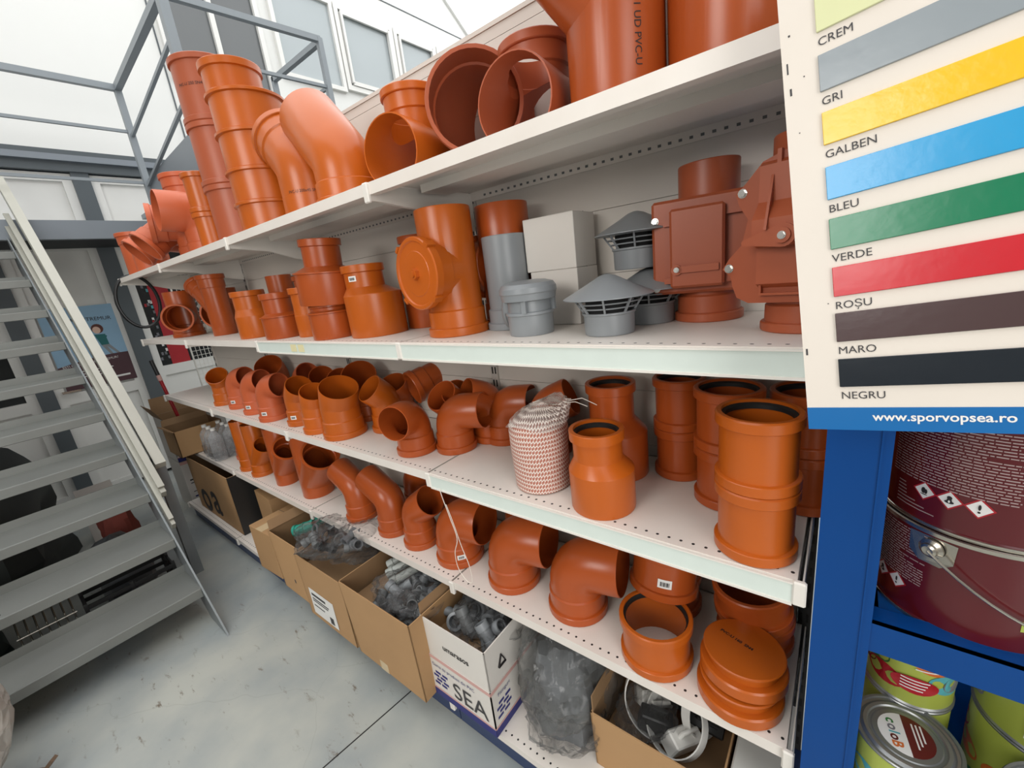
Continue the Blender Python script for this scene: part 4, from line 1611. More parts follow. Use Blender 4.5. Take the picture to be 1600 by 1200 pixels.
def lie(o, pos, zdir, xdir):
    """set an object's origin and point its local Z along zdir, local X towards xdir"""
    z = Vector(zdir).normalized()
    x = Vector(xdir)
    x = (x - z * x.dot(z)).normalized()
    y = z.cross(x)
    o.matrix_world = Matrix(((x.x, y.x, z.x, pos[0]), (x.y, y.y, z.y, pos[1]), (x.z, y.z, z.z, pos[2]), (0, 0, 0, 1)))
    return o


tee(.20, .27, M_PINK, .16, .12, 0, .15, -3.78, .095, Z1, 140, 'bright orange tee at the very end of the top tier, ring socket up', GL, bot='spig', top='sock')
thing('pipe_sleeve', 'short bright orange sleeve beside the end tee on the top tier', 'pipe coupling', ring_sleeve(.18, .165, M_PINK), (-3.555, .085, Z1), group=GL)
o = elbow(.16, 45, 0, 0, 0, 0, M_PINK, 'faded elbow lying with its dark socket mouth tipped down over the edge, outermost of two', GL, L2=.1)
lie(o, (-3.30, -.035, Z1 + .088), (.0, .80, .60), (0, 1, -.5))
o = elbow(.16, 45, 0, 0, 0, 0, M_PINK, 'faded elbow lying with its dark socket mouth tipped down over the edge, inner of two', GL, L2=.1)
lie(o, (-3.09, -.035, Z1 + .098), (.0, .80, .60), (0, 1, -.5))
elbow(.18, 87, -2.925, .165, Z1, -104, M_PINK, 'faded elbow with ringed dark mouth, squeezed left of the large open elbow', GL, L1=.115, L2=.11, both=True)
elbow(.20, 87, -2.74, .165, Z1, -96, M_PINK, 'large faded elbow with its open mouth pointing over the shelf edge', GL, L1=.135, L2=.10)
tee(.225, .50, M_PINK, .16, .20, 45, .23, -3.13, .260, Z1, 120, 'tall faded branch with a ring socket behind the large open elbow', GL, bot='spig', top='sock')
G = 'large fittings along the top tier'
o = elbow(.20, 45, -1.535, .125, Z1, 174, M_ORANGE, 'orange elbow standing on its plain end, ringed socket turned up left', G, both=True, plain=True, L2=.145, L1=.13)
print_on(o, 'PVC-U 200x45 SN4', .013, .1, R(-75 - 174), .075)
elbow(.20, 45, -1.305, .130, Z1, 174, M_ORANGE, 'large orange elbow with its closed-looking spout leaning up left', G, L2=.215, L1=.10)

o = tee(.20, .27, M_ORANGE, .16, .13, 0, .185, 0, 0, 0, 0, 'orange tee lying down, ring socket up, left of the big hollow elbow', G, bot='spig')
lie(o, (-1.085, .370, Z1 + .1015), (.18, -.98, 0), (0, 0, 1))
o = elbow(.235, 45, 0, 0, 0, 0, M_TERRA, 'hollow socket elbow lying on its side, wide mouth towards the camera, daylight through it', G, both=True, L2=.06, L1=.09)
lie(o, (-.765, .185, Z1 + .165), (-.62, .78, -.02), (.78, .62, .0))
o = tee(.20, .25, M_TERRA, .16, .115, 0, .150, 0, 0, 0, 0, 'terracotta tee lying beside the printed upright pipe, ring socket up', G, bot='spig')
lie(o, (-.625, .372, Z1 + .1015), (.10, -1, 0), (0, 0, 1))
o = tee(.20, .56, M_BROWN, .16, .20, 45, .25, -.386, .209, Z1, -128, 'upright orange branch with a vertical printed line and socket mouth at upper left', G, bot='spig', top='sock')
print_on(o, 'CO SN4 SDR41 UD PVC-U', .0195, .1, R(-46 + 128), .303, True)
o = tee(.225, .52, M_BROWN, .16, .36, 45, .30, -.178, .265, Z1, -80, 'widest upright orange pipe at the right end of the top tier, beside the colour chart', G, bot='spig', top='sock')

# ================================================================ cartons and bags on the base deck
def carton(name, label, w, d, h, loc, rz, m=M_CARD, t=.004, flaps=None, group='cartons on the base deck', inside=M_CARDIN, taper=0.0):
    """open-topped corrugated carton; origin at the front left bottom corner; flaps: {side: (length, angle from vertical outwards)}"""
    mb = MB()
    e = taper

    def wall(p, q, nx, ny):
        a0, b0 = Vector((p[0], p[1], 0)), Vector((q[0], q[1], 0))
        a1, b1 = Vector((p[0] + p[2] * e, p[1] + p[3] * e, h)), Vector((q[0] + q[2] * e, q[1] + q[3] * e, h))
        i = Vector((nx, ny, 0)) * t
        mid0, mid1 = (a1 + b1) / 2, 0
        vs = [a0, b0, b1, a1, a0 + i, b0 + i, b1 + i, a1 + i]
        mb.add(vs, [(0, 1, 2, 3), (0, 4, 5, 1), (2, 6, 7, 3), (0, 3, 7, 4), (1, 5, 6, 2)], m)
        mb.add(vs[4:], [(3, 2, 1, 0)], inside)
    wall((0, 0, -1, -1), (w, 0, 1, -1), 0, 1)
    wall((w, 0, 1, -1), (w, d, 1, 1), -1, 0)
    wall((w, d, 1, 1), (0, d, -1, 1), 0, -1)
    wall((0, d, -1, 1), (0, 0, -1, -1), 1, 0)
    mb.box(0, w, 0, d, 0, t, m)
    o = thing(name, label, 'box', mb, loc, (0, 0, R(rz)), group, smooth=False)
    for side, (L, ang) in (flaps or {}).items():
        a = R(ang)
        f = MB()
        s, c = math.sin(a) * L, math.cos(a) * L
        if side == 'front':
            q = [(0, 0, h), (w, 0, h), (w - .01, -s, h + c), (.01, -s, h + c)]
        elif side == 'back':
            q = [(0, d, h), (w, d, h), (w - .01, d + s, h + c), (.01, d + s, h + c)]
        elif side == 'left':
            q = [(0, 0, h), (0, d, h), (-s, d - .01, h + c), (-s, .01, h + c)]
        else:
            q = [(w, 0, h), (w, d, h), (w + s, d - .01, h + c), (w + s, .01, h + c)]
        q = [Vector(v) for v in q]
        nn = (q[1] - q[0]).cross(q[3] - q[0]).normalized() * t * .8
        f.add(q + [v + nn for v in q], [(0, 1, 2, 3), (7, 6, 5, 4), (0, 4, 5, 1), (1, 5, 6, 2), (2, 6, 7, 3), (3, 7, 4, 0)], inside)
        obj('box_flap', f, o, smooth=False)
    return o


def face_text(parent, s, size, m, org, xd=(1, 0, 0), yd=(0, 0, 1), bold=0.0, name='printed_text'):
    return put_local(obj(name, text_mesh(s, size, m, bold), None), parent, frame(org, xd, yd))


def patch(parent, name, m, rects, plane='front', off=.0008, at_=0.0):
    mb = MB()
    for a0, a1, z0, z1 in rects:
        if plane == 'front':
            mb.box(a0, a1, at_ - off, at_, z0, z1, m)
        elif plane == 'right':
            mb.box(at_, at_ + off, a0, a1, z0, z1, m)
    return obj(name, mb, parent, smooth=False)


# far left: big carton with a printed letter, black side
b = carton('cardboard_box', 'large brown carton with a black curved letter at the far end of the deck', .82, .30, .415, (-3.80, -.045, ZD), 0, flaps={'back': (.10, -25), 'left': (.18, -20)})
face_text(b, 'a', .36, M_INK, (.34, -.002, .05), bold=.006)
face_text(b, 'o', .36, M_INK, (.10, -.002, .02), bold=.006)
patch(b, 'black_side', M_BLKP, [(.0, .30, .0, .415)], 'right', .0012, .8205)
carton_closed('cardboard_box', 'small closed brown carton next to the lettered carton, higher and further back', .26, .26, .30, (-2.90, .06, ZD), -4, M_CARD, 'cartons on the base deck')
b = carton_closed('cardboard_box', 'taped brown carton in front of the small closed one, hanging over the kick plate', .24, .34, .27, (-2.52, -.125, ZD), 3, M_CARD, 'cartons on the base deck')
obj('packing_tape', MB().box(.08, .15, -.001, .341, .2705, .2712, M_TAPE), b, smooth=False)
b = carton('cardboard_box', 'open brown carton with teal fittings, fourth from the left on the deck', .30, .36, .335, (-2.215, -.125, ZD), 0, flaps={'left': (.05, 35)}, taper=.006)
patch(b, 'carton_text', M_INKG, [(.06 + .022 * k, .074 + .022 * k, .16 - .02 * k, .20 - .01 * k) for k in range(5)], at_=-.001)
random.seed(11)


def pipe_bit(name, label, cat, a, bb, r, m, group):
    a, bb = Vector(a), Vector(bb)
    mb = MB()
    d = (bb - a)
    P = [a, a + d * .12, a + d * .125, a + d * .48, a + d * .485, a + d * .52, a + d * .525, a + d * .88, a + d * .885, bb]
    rr = [r * 1.18, r * 1.18, r, r, r * 1.14, r * 1.14, r, r, r * 1.18, r * 1.18]
    mb.rod(P, rr, m, 14)
    return thing(name, label, cat, mb, group=group)


for k, (x, y, z, L) in enumerate(((-2.13, -.04, .44, .09), (-2.06, .06, .475, .11))):
    pipe_bit('pipe_fitting', ('teal green fitting poking out of the open carton, the lower one', 'teal green fitting in the open carton, the upper one under the shelf')[k],
             'pipe fitting', (x, y, z), (x + L, y + .07, z + .03), .026, M_GREENP, 'teal fittings in the carton')
b = carton('cardboard_box', 'brown carton with a torn label and clear bags spilling over its top', .385, .38, .33, (-1.892, -.148, ZD), 0, taper=.004)
patch(b, 'torn_label', M_STICK, [(.05, .26, .03, .17)], at_=-.003)
patch(b, 'label_print', M_INKG, [(.07, .19, .138, .150), (.07, .21, .118, .124), (.07, .20, .106, .111), (.20, .23, .04, .075), (.07, .16, .08, .085)], at_=-.004)


def film_bag(name, label, loc, sx, sy, sz, seed, m=M_FILM, rough=.5, rot=(0, 0, 0), group='clear plastic bags'):
    mb = MB()
    n, K = 64, 36
    off = Vector((seed * 2.3, seed * .7, -seed * 1.1))
    rs = []
    for i in range(K + 1):
        th = PI * i / K
        ring = []
        for j in range(n):
            a = 2 * PI * j / n
            p = Vector((math.sin(th) * math.cos(a), math.sin(th) * math.sin(a), -math.cos(th)))
            k = 1 + rough * (noise.noise(p * 1.5 + off) * .6 - .55 * abs(noise.noise(p * 3.0 + off)) - .26 * abs(noise.noise(p * 6.5 + off)) + .25)
            ring.append((p.x * k * sx, p.y * k * sy, max(p.z * k, -.92) * sz + .92 * sz))
        rs.append(ring)
    mb.rings(rs, m)
    return thing(name, label, 'bag', mb, loc, rot, group, angle=48)


_proto = {}


def fill(n, x, y, z, lab, group, seed, kinds=('tube', 'bend', 'clip'), r=.017, mats=None):
    """n loose little fittings lying in a heap; copies share their mesh"""
    random.seed(seed)
    mats = mats or [M_FITG, M_DGREY, M_GREY]
    nx = max(1, round(math.sqrt(n * (x[1] - x[0]) / (y[1] - y[0]))))
    ny = -(-n // nx)
    cells = [Vector((x[0] + (x[1] - x[0]) * (i + .5 + random.uniform(-.2, .2)) / nx, y[0] + (y[1] - y[0]) * (j + .5 + random.uniform(-.2, .2)) / ny, random.uniform(*z))) for i in range(nx) for j in range(ny)]
    random.shuffle(cells)
    for q in range(n):
        kd = random.choice(kinds)
        mm = random.choice(mats)
        key = (kd, mm.name, r)
        if key not in _proto:
            if kd == 'tube':
                me = shell([((0, 0, s_), (0, 0, 1), q_) for s_, q_ in ((-2.1 * r, r * 1.2), (-.9 * r, r * 1.2), (-.85 * r, r), (.85 * r, r), (.9 * r, r * 1.2), (2.1 * r, r * 1.2))],
                           [((0, 0, -2.1 * r), (0, 0, 1), r * .95), ((0, 0, 2.1 * r), (0, 0, 1), r * .95)], mm, 16)
            elif kd == 'bend':
                me = elbow_mb(2 * r, 87, mm, L2=2 * r, L1=2 * r, Rb=1.2 * r)
            else:
                me = MB().rod([(1.5 * r * math.cos(2 * PI * j / 20), 1.5 * r * math.sin(2 * PI * j / 20), 0) for j in range(18)], r * .28, mm, 8)
            _proto[key] = me.mesh('pipe_fitting', True, 25)
        o = obj('pipe_fitting', _proto[key], None, cells[q],
                (random.uniform(0, 3), random.uniform(0, 3), random.uniform(0, 6)))
        tag(o, lab, 'pipe fitting', group)


film_bag('plastic_bag', 'crinkled clear bag of small fittings on the carton with the torn label', (-1.775, -.02, .464), .165, .135, .060, 3)
film_bag('plastic_bag', 'second clear bag beside the first, over the torn-label carton', (-1.60, .02, .464), .095, .13, .070, 6)
fill(18, (-1.90, -1.65), (-.11, .08), (.475, .545), 'small grey or black fitting inside the crinkled bag over the torn-label carton', 'fittings in the first crinkled bag', 21, ('clip', 'clip', 'tube'), .017, [M_FITG, M_BLKP, M_DGREY])
fill(8, (-1.66, -1.55), (-.03, .09), (.475, .56), 'small grey fitting inside the smaller crinkled bag beside the first', 'fittings in the second crinkled bag', 23, ('clip', 'tube'), .017, [M_FITG, M_DGREY])
obj('inner_tray', MB().box(.006, .379, .006, .374, .255, .262, M_CARDIN), b, smooth=False)
# large open carton with grey pipes
b = carton('cardboard_box', 'largest open brown carton with grey pipe fittings and plastic inside', .416, .40, .355, (-1.483, -.148, ZD), 0, taper=.012)
obj('packing_tape', MB().box(.15, .20, -.0015, -.0006, 0, .10, M_TAPE), b, smooth=False)
GP = 'grey pipe pieces in the largest carton'
for k, (x0, y0, z0, x1, y1, z1, r) in enumerate(((-1.43, .03, .42, -1.30, .20, .505, .017), (-1.38, -.01, .425, -1.24, .17, .51, .017), (-1.33, -.03, .42, -1.20, .13, .50, .016),
                                             (-1.44, .09, .435, -1.36, .21, .50, .016))):
    pipe_bit('pipe_piece', ['grey pipe piece at the left wall of the largest carton', 'grey pipe piece second from the left in the largest carton',
                            'grey pipe piece next to the plastic bag in the largest carton', 'grey pipe piece at the back left corner of the largest carton'][k],
             'pipe fitting', (x0, y0, z0 + .035), (x1, y1, z1 + .03), r, M_LPIPE, GP)
film_bag('plastic_bag', 'clear bag of grey and greenish fittings in the largest carton', (-1.235, .03, .40), .165, .16, .06, 9, rough=.6)
film_bag('plastic_bag', 'small clear bag at the front corner of the largest carton', (-1.17, -.075, .40), .09, .06, .045, 14, rough=.6)
fill(34, (-1.34, -1.10), (-.11, .14), (.40, .46), 'short grey fitting lying loose or under plastic in the largest carton', 'short fittings in the largest carton', 31, ('tube', 'tube', 'bend'), .017)
obj('false_bottom', MB().box(.006, .41, .006, .39, .255, .262, M_CARDIN), b, smooth=False)
bpy.data.objects['false_bottom'].name = 'inner_tray'

# printed white cartons: one open on top of a navy striped one
w1 = carton('printed_carton', 'white carton with navy stripes and big grey lettering under the open white one', .300, .37, .185, (-1.073, -.098, ZD), 0, M_CARDW, inside=M_CARDIN, group='white printed cartons')
patch(w1, 'navy_band', M_NAVYINK, [(0, .3, 0, .030)], at_=-.0005)
patch(w1, 'navy_band', M_NAVYINK, [(0, .37, 0, .030)], 'right', .0008, .3005)
patch(w1, 'pink_band', M_PINKINK, [(0, .3, .030, .036), (0, .3, .172, .185)], at_=-.0005)
patch(w1, 'pink_band', M_PINKINK, [(0, .37, .030, .036), (0, .37, .172, .185)], 'right', .0008, .3005)
face_text(w1, 'SEA', .10, M_INKG, (.112, -.002, .050), bold=.0)
face_text(w1, 'Gama de produse din PVC', .019, M_NAVYINK, (.02, -.002, .142))
face_text(w1, 'Fitinguri', .019, M_NAVYINK, (.302, .03, .142), xd=(0, 1, 0))
dash = [(.018 + .034 * (k % 2) + .012 * (k // 2 % 2), .018 + .034 * (k % 2) + .012 * (k // 2 % 2) + .026, .058 + .017 * (k // 2), .067 + .017 * (k // 2)) for k in range(8)]
patch(w1, 'stripe_logo', M_NAVYINK, dash, at_=-.0005)
patch(w1, 'stripe_logo', M_NAVYINK, dash, 'right', .0008, .3005)
w2 = carton('printed_carton', 'open white carton full of bagged grey fittings, resting on the navy-striped carton', .296, .36, .160, (-1.071, -.095, ZD + .186), 0, M_CARDW, inside=M_CARDIN, group='white printed cartons', taper=.004,
            flaps={'left': (.035, 25)})
face_text(w2, 'umarasos', .032, M_INK, (.095, -.003, .062), bold=.0006)
tri = MB()
for a, bb in (((.05, .055), (.085, .055)), ((.085, .055), (.0675, .095)), ((.0675, .095), (.05, .055))):
    tri.bar((.301, a[0], a[1]), (.301, bb[0], bb[1]), .003, .006, M_INK, (1, 0, 0))
obj('recycling_mark', tri, w2, smooth=False)
film_bag('plastic_bag', 'clear bag of grey fittings inside the open white carton', (-.90, .06, .375), .12, .13, .05, 21, rough=.5)
fill(18, (-1.02, -.82), (-.03, .16), (.385, .445), 'ribbed grey fitting in the open white carton', 'fittings in the white carton', 37, ('tube', 'bend'), .02)
obj('inner_tray', MB().box(.006, .29, .006, .354, .05, .056, M_CARDIN), w2, smooth=False)
# large milky bag and last carton
film_bag('plastic_bag', 'big milky crumpled polythene bag standing between white carton and last brown box', (-.625, .13, ZD), .150, .185, .185, 31, M_FILMD, .42)
lk = lump(.125, .15, .30, M_DGREY, 17, .3, 30, 14)
thing('bagged_fittings', 'dark grey bundle inside the big milky polythene bag', 'fittings', lk, (-.615, .15, ZD))
film_bag('plastic_bag', 'loose crinkled clear bag at the front foot of the milky bag', (-.585, .04, ZD), .125, .115, .10, 37, M_FILM, .5)
b = carton('cardboard_box', 'nearest brown carton with white straps and black parts inside', .340, .34, .205, (-.470, .012, ZD), 0, flaps={'left': (.045, 8), 'back': (.10, -12)}, taper=.004)
GS_ = 'white straps in the nearest carton'
for k, (cx, cy, cz, r, rx, rz, w) in enumerate(((-.325, .165, .315, .10, 58, 25, .032), (-.270, .13, .315, .085, 42, -30, .028), (-.215, .20, .32, .072, 75, 70, .026))):
    mb = MB()
    rs = []
    for j in range(40):
        a = 2 * PI * j / 40
        rs.append([(q * math.cos(a), q * math.sin(a), s) for q, s in ((r, -w / 2), (r, w / 2), (r + .0035, w / 2), (r + .0035, -w / 2))])
    mb.rings(rs, M_WPLAST, close=True)
    thing('plastic_strap', ['largest white hoop strap at the left of the nearest carton', 'smaller white hoop strap lying in front in the nearest carton',
                            'white hoop strap at the right of the nearest carton'][k], 'strap', mb, (cx, cy, cz), (R(rx), 0, R(rz)), GS_)
for k, (x, y, z, s, rz) in enumerate(((-.33, .13, .27, .045, 20), (-.25, .12, .27, .05, 60), (-.21, .2, .28, .05, 10), (-.36, .2, .27, .05, 45), (-.28, .25, .28, .05, 70))):
    mb = MB()
    mb.bevbox(-s, s, -s * .5, s * .5, -.03, .03, .004, M_BLKP if k % 2 == 0 else M_WPLAST)
    mb.rod([(-s * .5, 0, .03), (-s * .5, 0, .05), (s * .5, 0, .05), (s * .5, 0, .03)], .006, M_BLKP if k % 2 == 0 else M_WPLAST, 8)
    thing('clamp_part', '%s clamp block among the straps in the nearest carton' % ('black' if k % 2 == 0 else 'white'), 'clamp', mb, (x, y, z), (R(20 * k), R(15), R(rz)), 'clamp blocks in the nearest carton')
obj('inner_tray', MB().box(.006, .334, .006, .334, .07, .076, M_CARDIN), b, smooth=False)
film_bag('plastic_bag', 'torn clear wrapping round the white straps in the nearest carton', (-.355, .13, .235), .075, .09, .06, 41, M_FILM, .6)
wp = MB()
wp.bevbox(0, .12, 0, .30, 0, .20, .004, M_WPLAST)
wp.box(-.001, .0, .06, .24, .03, .17, M_DGREY)
wp.box(.03, .09, -.001, .001, .09, .10, M_INKG)
thing('white_case', 'white plastic case at the shelf end beside the nearest carton', 'case', wp, (-.118, .03, ZD), (0, 0, 0), smooth=False)

# ---- left end: cartons on the floor, carton and bottles on the fourth tier
GW = 'white striped cartons at the shelf end'
for k, (z, lab) in enumerate(((0, 'bottom white striped carton on the floor at the far end of the shelves'), (.43, 'second white striped carton, open on top, at the far end of the shelves'))):
    mk = carton if k else None
    if k:
        b = carton('printed_carton', lab, .34, .40, .36, (-4.46, -.035, z), 0, M_CARDW, flaps={'right': (.0001, 0), 'left': (.14, 5), 'back': (.14, -5), 'front': (.12, 25)}, group=GW)
    else:
        b = carton_closed('printed_carton', lab, .34, .40, .425, (-4.46, -.035, z), 0, M_CARDW, GW)
    hh = .36 if k else .425
    patch(b, 'navy_band', M_NAVYINK, [(0, .40, 0, .035)], 'right', .0008, .3405)
    patch(b, 'pink_band', M_PINKINK, [(0, .40, .035, .042), (0, .40, hh - .025, hh)], 'right', .0008, .3405)
    patch(b, 'stripe_logo', M_NAVYINK, [(.03 + .05 * (q % 2) + .02 * (q // 2 % 2), .065 + .05 * (q % 2) + .02 * (q // 2 % 2), .06 + .022 * (q // 2), .072 + .022 * (q // 2)) for q in range(6)], 'right', .0008, .3405)
    patch(b, 'carton_text', M_INKG, [(.03, .14, .25, .262), (.03, .20, .225, .232), (.18, .22, .25, .275), (.03, .12, .15, .156)], 'right', .0008, .3405)
    patch(b, 'recycling_mark', M_INK, [(.22, .225, .12, .17), (.22, .26, .12, .125), (.255, .26, .12, .17), (.22, .26, .165, .17)], 'right', .0008, .3405)
b = carton('cardboard_box', 'brown open carton on the left end of the fourth tier', .30, .30, .20, (-3.99, -.085, Z4), 0, flaps={'left': (.05, 25), 'front': (.03, 60)}, group='cartons at the far shelf end')
pk_ = thing('bottle_pack', 'shrink-wrapped pack of clear empty bottles on the fourth tier', 'bottles', None, (-3.42, .10, Z4))
for ix in range(3):
    for iy in range(2):
        mb = MB()
        r = .042
        prof = [(0, r * .8), (.006, r), (.05, r), (.055, r * .93), (.06, r), (.12, r), (.125, r * .93), (.13, r), (.17, r * .97), (.195, r * .6), (.21, .014), (.222, .014)]
        mb.rings([ring_at((0, 0, s), (0, 0, 1), q, 20) for s, q in prof], M_PET, cap0=True)
        bo = obj('bottle', mb, pk_, (-.088 + .088 * ix, -.044 + .088 * iy, 0))
        obj('bottle_cap', MB().prism([(.0155 * math.cos(PI / 8 * q), .0155 * math.sin(PI / 8 * q)) for q in range(16)], .216, .234, M_WPLAST), bo, smooth=False)
obj('shrink_wrap', MB().bevbox(-.134, .134, -.09, .09, .002, .12, .03, M_FILM), pk_)
thing('spare_branch', 'pinkish fitting leaning behind the bottle pack', 'pipe fitting', elbow_mb(.11, 45, M_PINK), (-3.19, .17, Z4), (0, 0, R(150)))

# hose loop, broom, wire grid
hz = Vector((-3.97, .03, 1.70))
hn = Vector((.95, -.25, .05)).normalized()
h1 = hn.cross(Vector((0, 0, 1))).normalized()
h2 = h1.cross(hn)
thing('hose_loop', 'thin black hose coiled in a ring, hanging from the end of the top shelf', 'hose',
      MB().rod([hz + h1 * (.118 * math.cos(2 * PI * j / 48)) + h2 * (.185 * math.sin(2 * PI * j / 48)) for j in range(48)], .0085, M_HOSE, 8, closed=True)
      .rod([hz + h1 * (.112 * math.cos(2 * PI * j / 48)) + h2 * (.18 * math.sin(2 * PI * j / 48)) + hn * .014 for j in range(48)], .0085, M_HOSE, 8, closed=True))
br = thing('broom', 'red broom handle with a black grip leaning at the shelf end', 'broom', None)
b0, b1 = Vector((-4.075, .125, .02)), Vector((-4.075, .005, 1.27))
dd = (b1 - b0)
obj('broom_handle', MB().rod([b0, b0 + dd * .87], .012, M_RED, 12), br)
obj('grip', MB().rod([b0 + dd * .905, b1], .0135, M_BLKP, 12), br)
obj('collar', MB().rod([b0 + dd * .87, b0 + dd * .905], .0145, M_PINKINK, 12), br)
obj('broom_head', MB().bevbox(-4.10, -4.05, .0, .25, 0.0, .05, .006, M_BLKP), br)
wg = MB()
for k in range(9):
    y = .33 + .03 * k
    wg.rod([(-4.3, y, .0), (-4.3, y, 1.95)], .0022, M_WIRE, 5)
for k in range(48):
    z = .06 + .04 * k
    wg.rod([(-4.3, .33, z), (-4.3, .57, z)], .0018, M_WIRE, 5)
for y in (.325, .575):
    wg.rod([(-4.3, y, 0), (-4.3, y, 1.97)], .006, M_WIRE, 8)
wgo = thing('wire_grid', 'white wire grid display panel standing past the far end of the shelves', 'grid panel', wg)

# ================================================================ blue rack with paint, colour chart
rk = thing('blue_rack', 'blue steel rack at the right edge carrying paint cans', 'rack', None)
po_ = MB()
po_.box(.0215, .1005, -.010, -.004, 0, 2.0, M_BLUE)
po_.box(.0215, .0265, -.004, .05, 0, 2.0, M_BLUE)
po_.box(.0955, .1005, -.004, .06, 0, 2.0, M_BLUE)
po_.bar((.088, -.0105, 0), (.088, -.0105, 2.0), .003, .003, M_BLUE)
obj('front_post', po_, rk, smooth=False)
obj('rear_post', MB().box(.0215, .1005, .50, .56, 0, 2.0, M_BLUE), rk, smooth=False)
bm_ = MB()
for z in (.968, .50, 1.44):
    bm_.box(.1005, 1.5, -.006, .0, z - .060, z, M_BLUE)
    bm_.box(.1005, 1.5, -.006, .035, z - .003, z, M_BLUE)
    bm_.box(.1005, .112, -.004, .56, z - .05, z - .01, M_BLUE)
obj('front_beam', bm_, rk, smooth=False)
for z in (.958, .49, 1.43):
    obj('rack_shelf', MB().box(.105, 1.5, .004, .56, z - .004, z, M_BLUESH), rk, smooth=False)
obj('added_backing', MB().box(.022, 1.5, .575, .585, 0, 1.95, M_BLUE), rk, smooth=False)  # unseen sheet added to keep the gaps between the pails dark
obj('added_backing', MB().box(1.45, 1.5, -.01, .04, 0, 2.0, M_BLUE), rk, smooth=False)
bpy.data.objects['added_backing.001'].name = 'front_post'


def curved_patch(rad, a0, a1, z0, z1, m, n=10, off=.0006):
    r = rad + off
    mb = MB()
    lo = [(r * math.cos(a0 + (a1 - a0) * i / n), r * math.sin(a0 + (a1 - a0) * i / n)) for i in range(n + 1)]
    mb.add([(x, y, z0) for x, y in lo] + [(x, y, z1) for x, y in lo], [(i, i + 1, n + 2 + i, n + 1 + i) for i in range(n)], m)
    return mb


def curved_blob(rad, a, z, ra, rz, m, off=.0006, n=22, tilt=0.0):
    """ellipse of half-width ra (metres) and half-height rz wrapped on a can"""
    r = rad + off
    vs = [(r * math.cos(a), r * math.sin(a), z)]
    for k in range(n):
        t = 2 * PI * k / n
        dx, dz = ra * math.cos(t), rz * math.sin(t)
        dx, dz = dx * math.cos(tilt) - dz * math.sin(tilt), dx * math.sin(tilt) + dz * math.cos(tilt)
        aa = a + dx / rad
        vs.append((r * math.cos(aa), r * math.sin(aa), z + dz))
    return MB().add(vs, [(0, 1 + k, 1 + (k + 1) % n) for k in range(n)], m)


